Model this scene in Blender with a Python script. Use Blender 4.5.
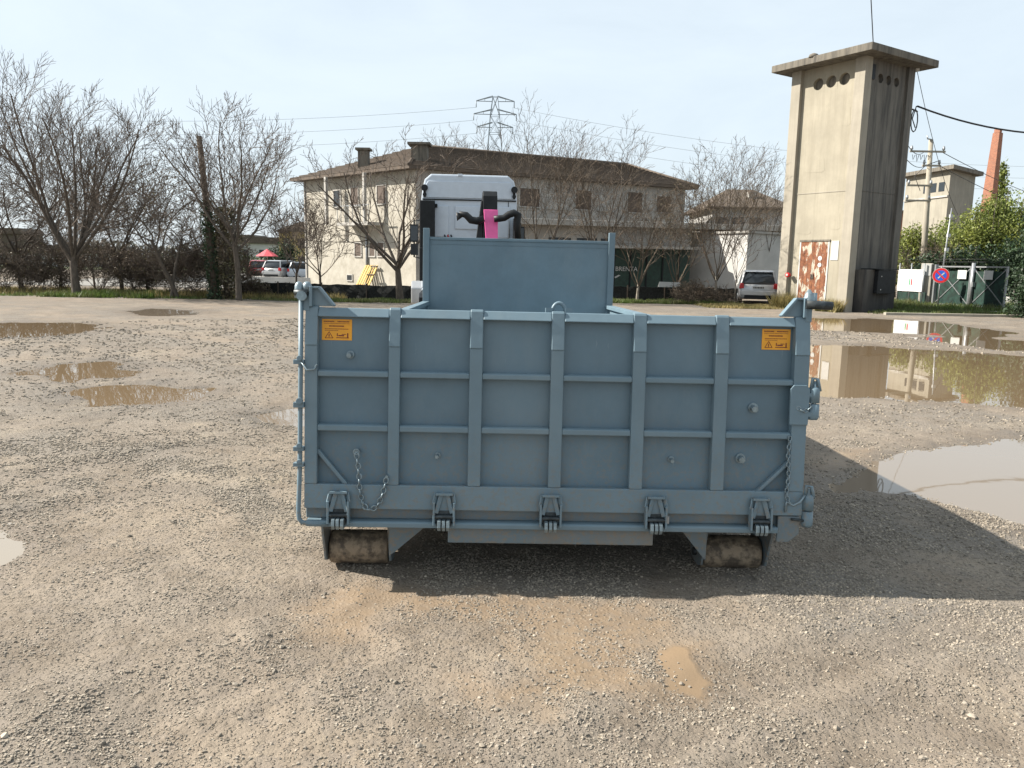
import bpy, math, random
import numpy as np
from mathutils import Vector, Matrix, Quaternion

for o in list(bpy.data.objects):
    bpy.data.objects.remove(o, do_unlink=True)
SC = bpy.context.scene
COL = SC.collection
R = math.radians

# ------------------------------------------------------------------ camera
CAM_H, PITCH, ROLL, FPX = 1.63, R(8.94), R(-1.0), 769.0
def cam_axes():
    f = np.array([0, math.cos(PITCH), -math.sin(PITCH)])
    r = np.array([1.0, 0, 0]); d = np.cross(f, r)
    cr, sr = math.cos(ROLL), math.sin(ROLL)
    return r * cr + d * sr, d * cr - r * sr, f
AR, AD, AF = cam_axes()
cd = bpy.data.cameras.new('camera'); cam = bpy.data.objects.new('camera', cd); COL.objects.link(cam)
cam.matrix_world = Matrix(((AR[0], -AD[0], -AF[0], 0), (AR[1], -AD[1], -AF[1], 0), (AR[2], -AD[2], -AF[2], CAM_H), (0, 0, 0, 1)))
cd.sensor_width = 36; cd.lens = 36 * FPX / 1024; cd.clip_end = 6000; cd.clip_start = 0.05
SC.camera = cam
SC.render.resolution_x, SC.render.resolution_y = 1024, 768
SC.render.engine = 'CYCLES'

# ------------------------------------------------------------------ light
SUN = Vector((-1.33, 0.11, 1.0)).normalized()
sl = bpy.data.lights.new('sun', 'SUN'); sl.energy = 5.0; sl.angle = R(0.55); sl.color = (1.0, 0.93, 0.83)
so = bpy.data.objects.new('sun', sl); COL.objects.link(so)
so.rotation_mode = 'QUATERNION'; so.rotation_quaternion = SUN.to_track_quat('Z', 'Y')
W = bpy.data.worlds.new('World'); SC.world = W; W.use_nodes = True
nt = W.node_tree; nt.nodes.clear()
def N(nt, t, **k):
    n = nt.nodes.new(t)
    for a, b in k.items(): setattr(n, a, b)
    return n
out = N(nt, 'ShaderNodeOutputWorld'); bg = N(nt, 'ShaderNodeBackground'); bg.inputs['Strength'].default_value = 0.0575
sky = N(nt, 'ShaderNodeTexSky', sky_type='NISHITA'); sky.sun_disc = False
sky.sun_elevation = math.asin(SUN.z); sky.sun_rotation = math.atan2(SUN.x, SUN.y) % (2 * math.pi)
sky.air_density = 1.0; sky.dust_density = 2.2; sky.ozone_density = 1.4; sky.altitude = 20
tc = N(nt, 'ShaderNodeTexCoord')
mp = N(nt, 'ShaderNodeMapping'); mp.inputs['Scale'].default_value = (1.0, 1.0, 3.2)
cn = N(nt, 'ShaderNodeTexNoise'); cn.inputs['Scale'].default_value = 2.3; cn.inputs['Detail'].default_value = 9; cn.inputs['Roughness'].default_value = 0.62; cn.inputs['Distortion'].default_value = 0.6
cr_ = N(nt, 'ShaderNodeMapRange'); cr_.inputs['From Min'].default_value = 0.38; cr_.inputs['From Max'].default_value = 0.72
cr_.inputs['To Min'].default_value = 0.70; cr_.inputs['To Max'].default_value = 0.82
mx = N(nt, 'ShaderNodeMix', data_type='RGBA'); mx.inputs['B'].default_value = (7.3, 8.2, 8.8, 1)
L = nt.links.new
L(tc.outputs['Generated'], mp.inputs['Vector']); L(mp.outputs[0], cn.inputs['Vector']); L(cn.outputs['Fac'], cr_.inputs['Value'])
L(cr_.outputs[0], mx.inputs['Factor']); L(sky.outputs[0], mx.inputs['A']); L(mx.outputs['Result'], bg.inputs['Color']); L(bg.outputs[0], out.inputs['Surface'])
SC.view_settings.view_transform = 'Standard'; SC.view_settings.look = 'None'
SC.view_settings.exposure = 1.2; SC.view_settings.gamma = 1.0

# ------------------------------------------------------------------ pixel -> place
def ray(px, py):
    return AR * ((px - 512) / FPX) + AD * ((py - 384) / FPX) + AF
def gp(px, py):                       # where that sight line meets the ground
    d = ray(px, py); s = CAM_H / -d[2]
    return Vector((d[0] * s, d[1] * s, 0))
def at(px, py, Y):                    # at a known distance
    d = ray(px, py); s = Y / d[1]
    return Vector((d[0] * s, Y, CAM_H + d[2] * s))
def gx(px, Y):                        # ground point in column px at distance Y
    d = ray(px, 300); s = Y / d[1]
    x = d[0] * s
    # correct for roll: iterate so the foot of the thing falls in column px
    for _ in range(6):
        v = np.array([x, Y, -CAM_H]); c = 512 + FPX * v.dot(AR) / v.dot(AF)
        x += (px - c) / FPX * Y
    return Vector((x, Y, 0))

# ------------------------------------------------------------------ helpers
def tag(o, label=None, cat=None, group=None, kind=None):
    if label: o['label'] = label
    if cat: o['category'] = cat
    if group: o['group'] = group
    if kind: o['kind'] = kind
    return o
def empty(name, loc=(0, 0, 0), rz=0.0, parent=None):
    o = bpy.data.objects.new(name, None); COL.objects.link(o)
    o.location = loc; o.rotation_euler = (0, 0, rz); o.empty_display_size = 0.2
    if parent: o.parent = parent
    return o
def link(name, me, parent=None, bevel=0):
    o = bpy.data.objects.new(name, me); COL.objects.link(o)
    if parent: o.parent = parent
    if bevel:
        b = o.modifiers.new('bevel', 'BEVEL'); b.width = bevel; b.segments = 2; b.limit_method = 'ANGLE'; b.angle_limit = R(40)
    return o
def copy_tree(o, parent=None):
    c = o.copy(); COL.objects.link(c); c.parent = parent
    for ch in list(o.children): copy_tree(ch, c)
    return c
class MB:
    def __init__(s): s.v = []; s.f = []; s.sm = []
    def add(s, vs, fs, smooth=False):
        n = len(s.v); s.v += [tuple(v) for v in vs]; s.f += [tuple(n + i for i in f) for f in fs]; s.sm += [smooth] * len(fs); return s
    def box(s, x0, x1, y0, y1, z0, z1, M=None):
        vs = [Vector(p) for p in ((x0, y0, z0), (x1, y0, z0), (x1, y1, z0), (x0, y1, z0), (x0, y0, z1), (x1, y0, z1), (x1, y1, z1), (x0, y1, z1))]
        if M: vs = [M @ v for v in vs]
        return s.add(vs, [(0, 3, 2, 1), (4, 5, 6, 7), (0, 1, 5, 4), (1, 2, 6, 5), (2, 3, 7, 6), (3, 0, 4, 7)])
    def bar(s, a, b, w, h=None, up=(0, 0, 1)):
        a, b = Vector(a), Vector(b); h = h or w; d = (b - a); l = d.length; d.normalize(); u = Vector(up)
        if abs(d.dot(u)) > .98: u = Vector((0, 1, 0))
        x = d.cross(u).normalized(); z = x.cross(d)
        M = Matrix(((x.x, d.x, z.x, a.x), (x.y, d.y, z.y, a.y), (x.z, d.z, z.z, a.z), (0, 0, 0, 1)))
        return s.box(-w / 2, w / 2, 0, l, -h / 2, h / 2, M)
    def tube(s, pts, r, n=10, caps=True, closed=False):
        pts = [Vector(p) for p in pts]; rs = r if isinstance(r, (list, tuple)) else [r] * len(pts)
        vs = []; m = len(pts); pu = None
        for i, p in enumerate(pts):
            if closed: t = pts[(i + 1) % m] - pts[i - 1]
            else: t = pts[min(i + 1, m - 1)] - pts[max(i - 1, 0)]
            t.normalize()
            if pu is None: u = t.orthogonal().normalized()
            else: u = (pu - t * pu.dot(t)).normalized()
            pu = u; w = t.cross(u)
            for k in range(n):
                a = 2 * math.pi * k / n; vs.append(p + (u * math.cos(a) + w * math.sin(a)) * rs[i])
        fs = []
        for i in range(m if closed else m - 1):
            j = (i + 1) % m
            for k in range(n): fs.append((i * n + k, i * n + (k + 1) % n, j * n + (k + 1) % n, j * n + k))
        s.add(vs, fs, True)
        if caps and not closed:
            c = len(s.v) - len(vs); s.f += [tuple(c + k for k in range(n))[::-1], tuple(c + (m - 1) * n + k for k in range(n))]; s.sm += [False, False]
        return s
    def prism(s, poly, h0, h1, ax='z', M=None):
        # poly: 2D points; ax: extrusion axis
        def P(a, b, h): return {'z': (a, b, h), 'y': (a, h, b), 'x': (h, a, b)}[ax]
        n = len(poly); vs = [Vector(P(a, b, h0)) for a, b in poly] + [Vector(P(a, b, h1)) for a, b in poly]
        if M: vs = [M @ v for v in vs]
        fs = [tuple(range(n))[::-1], tuple(range(n, 2 * n))] + [(i, (i + 1) % n, n + (i + 1) % n, n + i) for i in range(n)]
        return s.add(vs, fs)
    def build(s, name, m, parent=None, bevel=0):
        me = bpy.data.meshes.new(name); me.from_pydata(s.v, [], s.f); me.materials.append(m)
        me.polygons.foreach_set('use_smooth', s.sm)
        import bmesh as _b
        b = _b.new(); b.from_mesh(me); _b.ops.recalc_face_normals(b, faces=b.faces[:]); b.to_mesh(me); b.free()
        return link(name, me, parent, bevel)
def cyl(p, q, r, n=16): return MB().tube([p, q], r, n)
def mesh_np(name, V, F, m, parent=None, col=None, smooth=False):
    me = bpy.data.meshes.new(name); V = np.asarray(V, np.float32); F = np.asarray(F, np.int32); k = F.shape[1]
    me.vertices.add(len(V)); me.vertices.foreach_set('co', V.ravel())
    me.loops.add(F.size); me.loops.foreach_set('vertex_index', F.ravel())
    me.polygons.add(len(F)); me.polygons.foreach_set('loop_start', np.arange(0, F.size, k, dtype=np.int32)); me.polygons.foreach_set('loop_total', np.full(len(F), k, np.int32))
    me.polygons.foreach_set('use_smooth', np.full(len(F), smooth))
    me.materials.append(m)
    if col is not None:
        for nm, c in col.items():
            at_ = me.attributes.new(nm, 'FLOAT', 'POINT'); at_.data.foreach_set('value', np.asarray(c, np.float32))
    me.update(); me.validate()
    return link(name, me, parent)

# ------------------------------------------------------------------ materials
def mat(name, col, rough=0.6, metal=0.0, var=0.12, scale=6.0, bump=0.0, bscale=60.0, spec=0.5, col2=None, stretch=None, contrast=(0.35, 0.65), coat=0.0, attr=None, seed=0.0):
    m = bpy.data.materials.new(name); m.use_nodes = True; nt = m.node_tree; L = nt.links.new
    b = nt.nodes['Principled BSDF']; b.inputs['Roughness'].default_value = rough; b.inputs['Metallic'].default_value = metal
    b.inputs['Specular IOR Level'].default_value = spec; b.inputs['Coat Weight'].default_value = coat
    tc = N(nt, 'ShaderNodeTexCoord'); mpn = N(nt, 'ShaderNodeMapping'); L(tc.outputs['Object'], mpn.inputs['Vector'])
    mpn.inputs['Location'].default_value = (seed, seed * .7, 0)
    if stretch: mpn.inputs['Scale'].default_value = stretch
    n1 = N(nt, 'ShaderNodeTexNoise'); n1.inputs['Scale'].default_value = scale; n1.inputs['Detail'].default_value = 8; n1.inputs['Roughness'].default_value = .65
    L(mpn.outputs[0], n1.inputs['Vector'])
    mr = N(nt, 'ShaderNodeMapRange'); mr.inputs['From Min'].default_value, mr.inputs['From Max'].default_value = contrast; L(n1.outputs['Fac'], mr.inputs['Value'])
    c2 = col2 or tuple(c * (1 - 2 * var) for c in col[:3]); c1 = col if col2 else tuple(min(1, c * (1 + var)) for c in col[:3])
    mxn = N(nt, 'ShaderNodeMix', data_type='RGBA'); mxn.inputs['A'].default_value = (*c2[:3], 1); mxn.inputs['B'].default_value = (*c1[:3], 1)
    L(mr.outputs[0], mxn.inputs['Factor']); cur = mxn.outputs['Result']
    if attr:      # per-element value variation stored on the mesh
        an = N(nt, 'ShaderNodeAttribute', attribute_name=attr); h = N(nt, 'ShaderNodeHueSaturation')
        m1 = N(nt, 'ShaderNodeMapRange'); m1.inputs['To Min'].default_value = .55; m1.inputs['To Max'].default_value = 1.5; L(an.outputs['Fac'], m1.inputs['Value'])
        L(m1.outputs[0], h.inputs['Value']); L(cur, h.inputs['Color']); cur = h.outputs[0]
    L(cur, b.inputs['Base Color'])
    if bump:
        n2 = N(nt, 'ShaderNodeTexNoise'); n2.inputs['Scale'].default_value = bscale; n2.inputs['Detail'].default_value = 4; L(mpn.outputs[0], n2.inputs['Vector'])
        bn = N(nt, 'ShaderNodeBump'); bn.inputs['Strength'].default_value = bump; bn.inputs['Distance'].default_value = .02
        L(n2.outputs['Fac'], bn.inputs['Height']); L(bn.outputs[0], b.inputs['Normal'])
    return m
def leafmat(name, col, col2, attr='v', trans=.25):
    m = mat(name, col, rough=.6, col2=col2, scale=.9, attr=attr, contrast=(.4, .6)); nt = m.node_tree; L = nt.links.new
    b = nt.nodes['Principled BSDF']; o = nt.nodes['Material Output']; t = N(nt, 'ShaderNodeBsdfTranslucent'); ms = N(nt, 'ShaderNodeMixShader'); ms.inputs[0].default_value = trans
    L(b.inputs['Base Color'].links[0].from_socket, t.inputs['Color']); L(b.outputs[0], ms.inputs[1]); L(t.outputs[0], ms.inputs[2]); L(ms.outputs[0], o.inputs['Surface'])
    return m
M = {}
PB = (0.124, 0.186, 0.226)
M['paint'] = mat('skip_paint', PB, rough=.42, var=.05, scale=3, bump=.05, bscale=22)
M['paint_sheet'] = mat('skip_paint_sheet', (0.100, 0.160, 0.202), rough=.45, var=.07, scale=2.2, bump=.09, bscale=9)
M['paint_dirty'] = mat('skip_paint_splashed', (0.108, 0.155, 0.185), rough=.6, col2=(0.155, 0.155, 0.145), scale=5, contrast=(.3, .6), bump=.1)
def wear(m, zlow, zhigh, mud=(0.19, 0.155, 0.115), amt=.55):
    nt = m.node_tree; L = nt.links.new; b = nt.nodes['Principled BSDF']; src = b.inputs['Base Color'].links[0].from_socket
    tc = N(nt, 'ShaderNodeTexCoord')
    def nz(s, st=(1, 1, 1), d=8, ro=.7):
        mp = N(nt, 'ShaderNodeMapping'); mp.inputs['Scale'].default_value = st; L(tc.outputs['Object'], mp.inputs[0]); n = N(nt, 'ShaderNodeTexNoise'); n.inputs['Scale'].default_value = s; n.inputs['Detail'].default_value = d; n.inputs['Roughness'].default_value = ro; L(mp.outputs[0], n.inputs['Vector']); return n.outputs['Fac']
    def rg(s, a, c, lo=0., hi=1.):
        r = N(nt, 'ShaderNodeMapRange'); r.inputs['From Min'].default_value = a; r.inputs['From Max'].default_value = c; r.inputs['To Min'].default_value = lo; r.inputs['To Max'].default_value = hi; L(s, r.inputs['Value']); return r.outputs[0]
    def mixc(f, A, col):
        x = N(nt, 'ShaderNodeMix', data_type='RGBA'); L(f, x.inputs['Factor']); L(A, x.inputs['A']); x.inputs['B'].default_value = (*col, 1); return x.outputs['Result']
    def mul(a, c):
        q = N(nt, 'ShaderNodeMath', operation='MULTIPLY'); L(a, q.inputs[0]); L(c, q.inputs[1]); return q.outputs[0]
    cur = mixc(rg(nz(2.0, (1, 1, .35)), .50, .72, 0, .30), src, (0.20, 0.235, 0.245))      # chalky fade and run marks
    cur = mixc(rg(nz(3.2, (9, 1, .8)), .66, .70, 0, .45), cur, (0.235, 0.29, 0.315))        # fine scuffs
    sp = N(nt, 'ShaderNodeSeparateXYZ'); L(tc.outputs['Object'], sp.inputs[0]); low = rg(sp.outputs[2], zlow, zhigh, 1, 0)
    cur = mixc(mul(low, rg(nz(38), .50, .60, 0, amt)), cur, mud)                             # dried spatter near the ground
    cur = mixc(rg(nz(17), .735, .76, 0, .8), cur, (0.13, 0.05, 0.025))                     # rust flecks
    L(cur, b.inputs['Base Color']); rr = rg(nz(5), .3, .7, .34, .58); L(rr, b.inputs['Roughness'])
wear(M['paint'], Z0 := -1.05, -.55); wear(M['paint_sheet'], -1.05, -.45); wear(M['paint_dirty'], .20, .75, amt=.8)
M['black'] = mat('black_plastic', (0.012, 0.014, 0.016), rough=.5, var=.2, spec=.25)
M['steel_dark'] = mat('dark_greased_steel', (0.05, 0.06, 0.065), rough=.5, metal=.5, var=.3, scale=30)
M['galv'] = mat('galvanised_steel', (0.311, 0.325, 0.333), rough=.45, metal=.6, var=.12, scale=20)
M['zinc'] = mat('zinc_chain', (0.22, 0.28, 0.31), rough=.4, metal=.5, var=.15, scale=40)
M['roller'] = mat('muddy_rusty_roller', (0.25, 0.195, 0.135), rough=.7, col2=(0.085, 0.066, 0.048), scale=16, contrast=(.42, .56), bump=.35, bscale=45)
M['label'] = mat('orange_sticker', (0.75, 0.33, 0.015), rough=.4, var=.05)
M['ink'] = mat('dark_red_ink', (0.16, 0.02, 0.01), rough=.5, var=.1)
M['white'] = mat('white_vehicle_paint', (0.47, 0.53, 0.60), rough=.3, var=.03, coat=.3)
M['pink'] = mat('magenta_paint', (0.80, 0.12, 0.36), rough=.4, var=.05)
M['tyre'] = mat('tyre_rubber', (0.022, 0.021, 0.02), rough=.9, var=.2, scale=20)
M['glass'] = mat('dark_glass', (0.02, 0.025, 0.03), rough=.06, var=.1)
M['redlamp'] = mat('red_lamp_plastic', (0.45, 0.015, 0.02), rough=.25, var=.1)
M['silver'] = mat('silver_car_paint', (0.370, 0.377, 0.385), rough=.28, metal=.4, var=.03, coat=.5)
M['redcar'] = mat('red_car_paint', (0.30, 0.012, 0.02), rough=.25, var=.05, coat=.6)
M['cream'] = mat('cream_render', (0.385, 0.362, 0.31), rough=.95, col2=(0.30, 0.278, 0.23), scale=1.8, bump=.3, contrast=(.38, .6))
M['greywall_shade'] = mat('grey_render_with_shade', (0.36, 0.345, 0.315), rough=.9, col2=(0.25, 0.235, 0.215), scale=1.0, bump=.15)  # grey tone also puts the house front's shade into the colour
M['whitewall'] = mat('white_render', (0.463, 0.456, 0.437), rough=.9, var=.08, scale=.8)
M['ledge'] = mat('pale_concrete_ledge', (0.364, 0.351, 0.324), rough=.9, var=.12, scale=2)
M['shutter'] = mat('brown_shutter', (0.085, 0.06, 0.045), rough=.7, var=.2, scale=8)
M['green_shop'] = mat('dark_green_board', (0.010, 0.040, 0.030), rough=.4, var=.2)
M['letter'] = mat('white_lettering', (0.459, 0.465, 0.453), rough=.5, var=.03)
M['tile'] = mat('roof_tile_clay', (0.115, 0.087, 0.065), rough=.9, col2=(0.070, 0.057, 0.046), scale=3.5, bump=.3, bscale=12)
M['wood'] = mat('weathered_pole_wood', (0.085, 0.065, 0.048), rough=.9, col2=(0.045, 0.036, 0.028), scale=5, stretch=(4, 4, .4), bump=.4)
M['pallet'] = mat('yellow_pine_boards', (0.527, 0.357, 0.111), rough=.8, var=.12, scale=8)
M['net'] = mat('black_netting', (0.012, 0.014, 0.013), rough=.95, var=.4, scale=12)
M['greennet'] = mat('dark_green_shade_net', (0.008, 0.030, 0.022), rough=.9, var=.35, scale=5)
M['bark'] = mat('grey_brown_bark', (0.115, 0.095, 0.075), rough=.95, col2=(0.055, 0.045, 0.036), scale=6, stretch=(3, 3, .8), bump=.5, bscale=18)
M['barklight'] = mat('pale_bark', (0.33, 0.30, 0.25), rough=.95, col2=(0.14, 0.12, 0.095), scale=3, bump=.4, bscale=18)
M['twig'] = mat('bare_twig', (0.144, 0.113, 0.087), rough=.95, col2=(0.081, 0.064, 0.052), scale=1.3)
M['twigbuds'] = mat('budding_twig', (0.125, 0.092, 0.066), rough=.95, col2=(0.062, 0.052, 0.038), scale=1.3)
M['banner'] = mat('white_banner_cloth', (0.532, 0.539, 0.547), rough=.6, var=.04)
M['signred'] = mat('sign_red', (0.55, 0.02, 0.025), rough=.35, var=.03)
M['signblue'] = mat('sign_blue', (0.02, 0.10, 0.50), rough=.35, var=.03)
M['signgreen'] = mat('flag_green', (0.02, 0.22, 0.08), rough=.5, var=.03)
M['wire'] = mat('black_cable', (0.03, 0.03, 0.032), rough=.7, var=.1)
M['ceramic'] = mat('brown_insulator', (0.12, 0.06, 0.04), rough=.2, var=.1)
M['pylon'] = mat('pylon_steel_hazed', (0.25, 0.28, 0.31), rough=.6, metal=.2, var=.08)  # pale grey stands in for distance haze over the pylon
M['yellowwall'] = mat('yellow_render', (0.444, 0.340, 0.148), rough=.9, var=.08, scale=1)
M['leaf_dark'] = leafmat('dark_evergreen_leaf', (0.030, 0.058, 0.022), (0.014, 0.030, 0.012), trans=.15)
M['leaf_olive'] = leafmat('bamboo_leaf', (0.22, 0.245, 0.06), (0.12, 0.16, 0.035), trans=.45)
M['leaf_thin'] = leafmat('ivy_and_bramble_leaf', (0.106, 0.106, 0.050), (0.112, 0.083, 0.053), trans=.2)
M['grass'] = leafmat('fresh_grass', (0.083, 0.135, 0.024), (0.113, 0.117, 0.044), trans=.3)
M['drygrass'] = leafmat('dry_grass', (0.296, 0.235, 0.096), (0.165, 0.148, 0.052), trans=.3)
M['bud'] = leafmat('first_buds', (0.16, 0.13, 0.055), (0.09, 0.075, 0.03), trans=.3)

def concrete(name, base, dark, top_h, streak=1.0, mossy=False):
    """stained render: vertical streaks of weathering that belong to the wall itself"""
    m = mat(name, base, rough=.92, col2=tuple(c * .82 for c in base), scale=1.1, bump=.2, bscale=30); nt = m.node_tree; L = nt.links.new
    b = nt.nodes['Principled BSDF']; src = b.inputs['Base Color'].links[0].from_socket
    tc = N(nt, 'ShaderNodeTexCoord'); mp = N(nt, 'ShaderNodeMapping'); mp.inputs['Scale'].default_value = (3.2, 3.2, .22); L(tc.outputs['Object'], mp.inputs[0])
    n = N(nt, 'ShaderNodeTexNoise'); n.inputs['Scale'].default_value = 1.6; n.inputs['Detail'].default_value = 9; n.inputs['Roughness'].default_value = .7; L(mp.outputs[0], n.inputs['Vector'])
    r = N(nt, 'ShaderNodeMapRange'); r.inputs['From Min'].default_value = .45; r.inputs['From Max'].default_value = .68; r.inputs['To Max'].default_value = streak; L(n.outputs['Fac'], r.inputs['Value'])
    x = N(nt, 'ShaderNodeMix', data_type='RGBA'); x.inputs['B'].default_value = (*dark, 1); L(r.outputs[0], x.inputs['Factor']); L(src, x.inputs['A']); L(x.outputs['Result'], b.inputs['Base Color'])
    return m
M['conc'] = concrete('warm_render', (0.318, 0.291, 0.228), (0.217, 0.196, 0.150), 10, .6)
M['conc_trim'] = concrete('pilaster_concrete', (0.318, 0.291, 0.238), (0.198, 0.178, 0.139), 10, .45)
M['conc_shade'] = concrete('weathered_shade_render', (0.150, 0.140, 0.122), (0.038, 0.038, 0.037), 10, .95)  # darker twin of the tower render: shade of the unlit faces in its colour
M['conc_roof'] = concrete('roof_slab_concrete', (0.165, 0.148, 0.12), (0.04, 0.038, 0.034), 10, .95)
def soot(m, z0, z1, col):
    # damp, blackened band rising irregularly from the ground
    nt = m.node_tree; L = nt.links.new; b = nt.nodes['Principled BSDF']; src = b.inputs['Base Color'].links[0].from_socket
    tc = N(nt, 'ShaderNodeTexCoord'); sp = N(nt, 'ShaderNodeSeparateXYZ'); L(tc.outputs['Object'], sp.inputs[0]); mp = N(nt, 'ShaderNodeMapping'); mp.inputs['Scale'].default_value = (3, 3, .6); L(tc.outputs['Object'], mp.inputs[0])
    n = N(nt, 'ShaderNodeTexNoise'); n.inputs['Scale'].default_value = 1.5; n.inputs['Detail'].default_value = 8; L(mp.outputs[0], n.inputs['Vector'])
    a = N(nt, 'ShaderNodeMath', operation='MULTIPLY_ADD'); L(n.outputs['Fac'], a.inputs[0]); a.inputs[1].default_value = 2.6; L(sp.outputs[2], a.inputs[2])
    r = N(nt, 'ShaderNodeMapRange'); r.inputs['From Min'].default_value = z0 + 1.3; r.inputs['From Max'].default_value = z1 + 1.3; r.inputs['To Min'].default_value = .88; r.inputs['To Max'].default_value = 0; L(a.outputs[0], r.inputs['Value'])
    x = N(nt, 'ShaderNodeMix', data_type='RGBA'); x.inputs['B'].default_value = (*col, 1); L(r.outputs[0], x.inputs['Factor']); L(src, x.inputs['A']); L(x.outputs['Result'], b.inputs['Base Color'])
soot(M['conc_shade'], .3, 2.6, (0.022, 0.022, 0.022)); soot(M['conc'], -.2, .9, (0.15, 0.13, 0.07))
def rust_mat():
    m = mat('peeling_rusty_white_door', (0.24, 0.09, 0.035), rough=.8, col2=(0.11, 0.040, 0.022), scale=9, bump=.3); nt = m.node_tree; L = nt.links.new
    b = nt.nodes['Principled BSDF']; src = b.inputs['Base Color'].links[0].from_socket
    tc = N(nt, 'ShaderNodeTexCoord'); mp = N(nt, 'ShaderNodeMapping'); mp.inputs['Scale'].default_value = (2.2, 2.2, .75); mp.inputs['Location'].default_value = (3.1, 0, .4); L(tc.outputs['Object'], mp.inputs[0])
    n = N(nt, 'ShaderNodeTexNoise'); n.inputs['Scale'].default_value = 2.4; n.inputs['Detail'].default_value = 8; n.inputs['Roughness'].default_value = .7; L(mp.outputs[0], n.inputs['Vector'])
    r = N(nt, 'ShaderNodeMapRange'); r.inputs['From Min'].default_value = .535; r.inputs['From Max'].default_value = .565; L(n.outputs['Fac'], r.inputs['Value'])
    x = N(nt, 'ShaderNodeMix', data_type='RGBA'); x.inputs['B'].default_value = (0.40, 0.37, 0.30, 1); L(r.outputs[0], x.inputs['Factor']); L(src, x.inputs['A']); L(x.outputs['Result'], b.inputs['Base Color'])
    return m
M['rustdoor'] = rust_mat()
def brick_mat(name, c1, c2, mortar, sc):
    m = bpy.data.materials.new(name); m.use_nodes = True; nt = m.node_tree; L = nt.links.new; b = nt.nodes['Principled BSDF']; b.inputs['Roughness'].default_value = .92
    tc = N(nt, 'ShaderNodeTexCoord'); sp = N(nt, 'ShaderNodeSeparateXYZ'); L(tc.outputs['Object'], sp.inputs[0]); ad = N(nt, 'ShaderNodeMath', operation='ADD'); L(sp.outputs[0], ad.inputs[0]); L(sp.outputs[1], ad.inputs[1])
    cb = N(nt, 'ShaderNodeCombineXYZ'); L(ad.outputs[0], cb.inputs[0]); L(sp.outputs[2], cb.inputs[1])
    bt = N(nt, 'ShaderNodeTexBrick'); bt.inputs['Color1'].default_value = (*c1, 1); bt.inputs['Color2'].default_value = (*c2, 1); bt.inputs['Mortar'].default_value = (*mortar, 1); bt.inputs['Scale'].default_value = sc
    L(cb.outputs[0], bt.inputs['Vector']); L(bt.outputs['Color'], b.inputs['Base Color'])
    return m
M['brick'] = brick_mat('orange_brick', (0.30, 0.115, 0.065), (0.21, 0.08, 0.05), (0.24, 0.18, 0.13), 3.4)

# water: muddy, opaque below a mirror-smooth surface
def water_mat(name, col, rough=.015):
    m = bpy.data.materials.new(name); m.use_nodes = True; nt = m.node_tree; L = nt.links.new; b = nt.nodes['Principled BSDF']
    b.inputs['Base Color'].default_value = (*col, 1); b.inputs['Roughness'].default_value = rough; b.inputs['IOR'].default_value = 1.36; b.inputs['Specular IOR Level'].default_value = .6
    tc = N(nt, 'ShaderNodeTexCoord'); n = N(nt, 'ShaderNodeTexNoise'); n.inputs['Scale'].default_value = 2.2; n.inputs['Detail'].default_value = 2; L(tc.outputs['Object'], n.inputs['Vector'])
    bn = N(nt, 'ShaderNodeBump'); bn.inputs['Strength'].default_value = .012; bn.inputs['Distance'].default_value = .05; L(n.outputs['Fac'], bn.inputs['Height']); L(bn.outputs[0], b.inputs['Normal'])
    return m
M['water_brown'] = water_mat('muddy_water', (0.165, 0.118, 0.070))
M['water_pale'] = water_mat('milky_puddle_water', (0.19, 0.155, 0.118), .02)
M['water_light'] = water_mat('bright_reflection_water', (0.25, 0.215, 0.17), .02)  # paler base colour stands in for this puddle's bright reflection

# ------------------------------------------------------------------ noise (numpy)
def _h(ix, iy, s):
    n = (ix * 374761393 + iy * 668265263 + s * 1442695041) & 0xffffffff
    n = ((n ^ (n >> 13)) * 1274126177) & 0xffffffff
    return ((n ^ (n >> 16)) & 0xffff) / 65535.0
def vnoise(x, y, s=0):
    x0 = np.floor(x); y0 = np.floor(y); fx = x - x0; fy = y - y0; ix = x0.astype(np.int64); iy = y0.astype(np.int64)
    fx = fx * fx * (3 - 2 * fx); fy = fy * fy * (3 - 2 * fy)
    a = _h(ix, iy, s); b = _h(ix + 1, iy, s); c = _h(ix, iy + 1, s); d = _h(ix + 1, iy + 1, s)
    return (a + (b - a) * fx) * (1 - fy) + (c + (d - c) * fx) * fy
def fbm(x, y, s=0, o=4):
    t = 0; a = .5; n = 0
    for i in range(o): t = t + a * vnoise(x, y, s + i * 17); n += a; a *= .5; x = x * 2.03 + 5.1; y = y * 2.03 + 1.7
    return t / n
def sstep(a, b, x):
    t = np.clip((x - a) / (b - a), 0, 1); return t * t * (3 - 2 * t)

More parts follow.
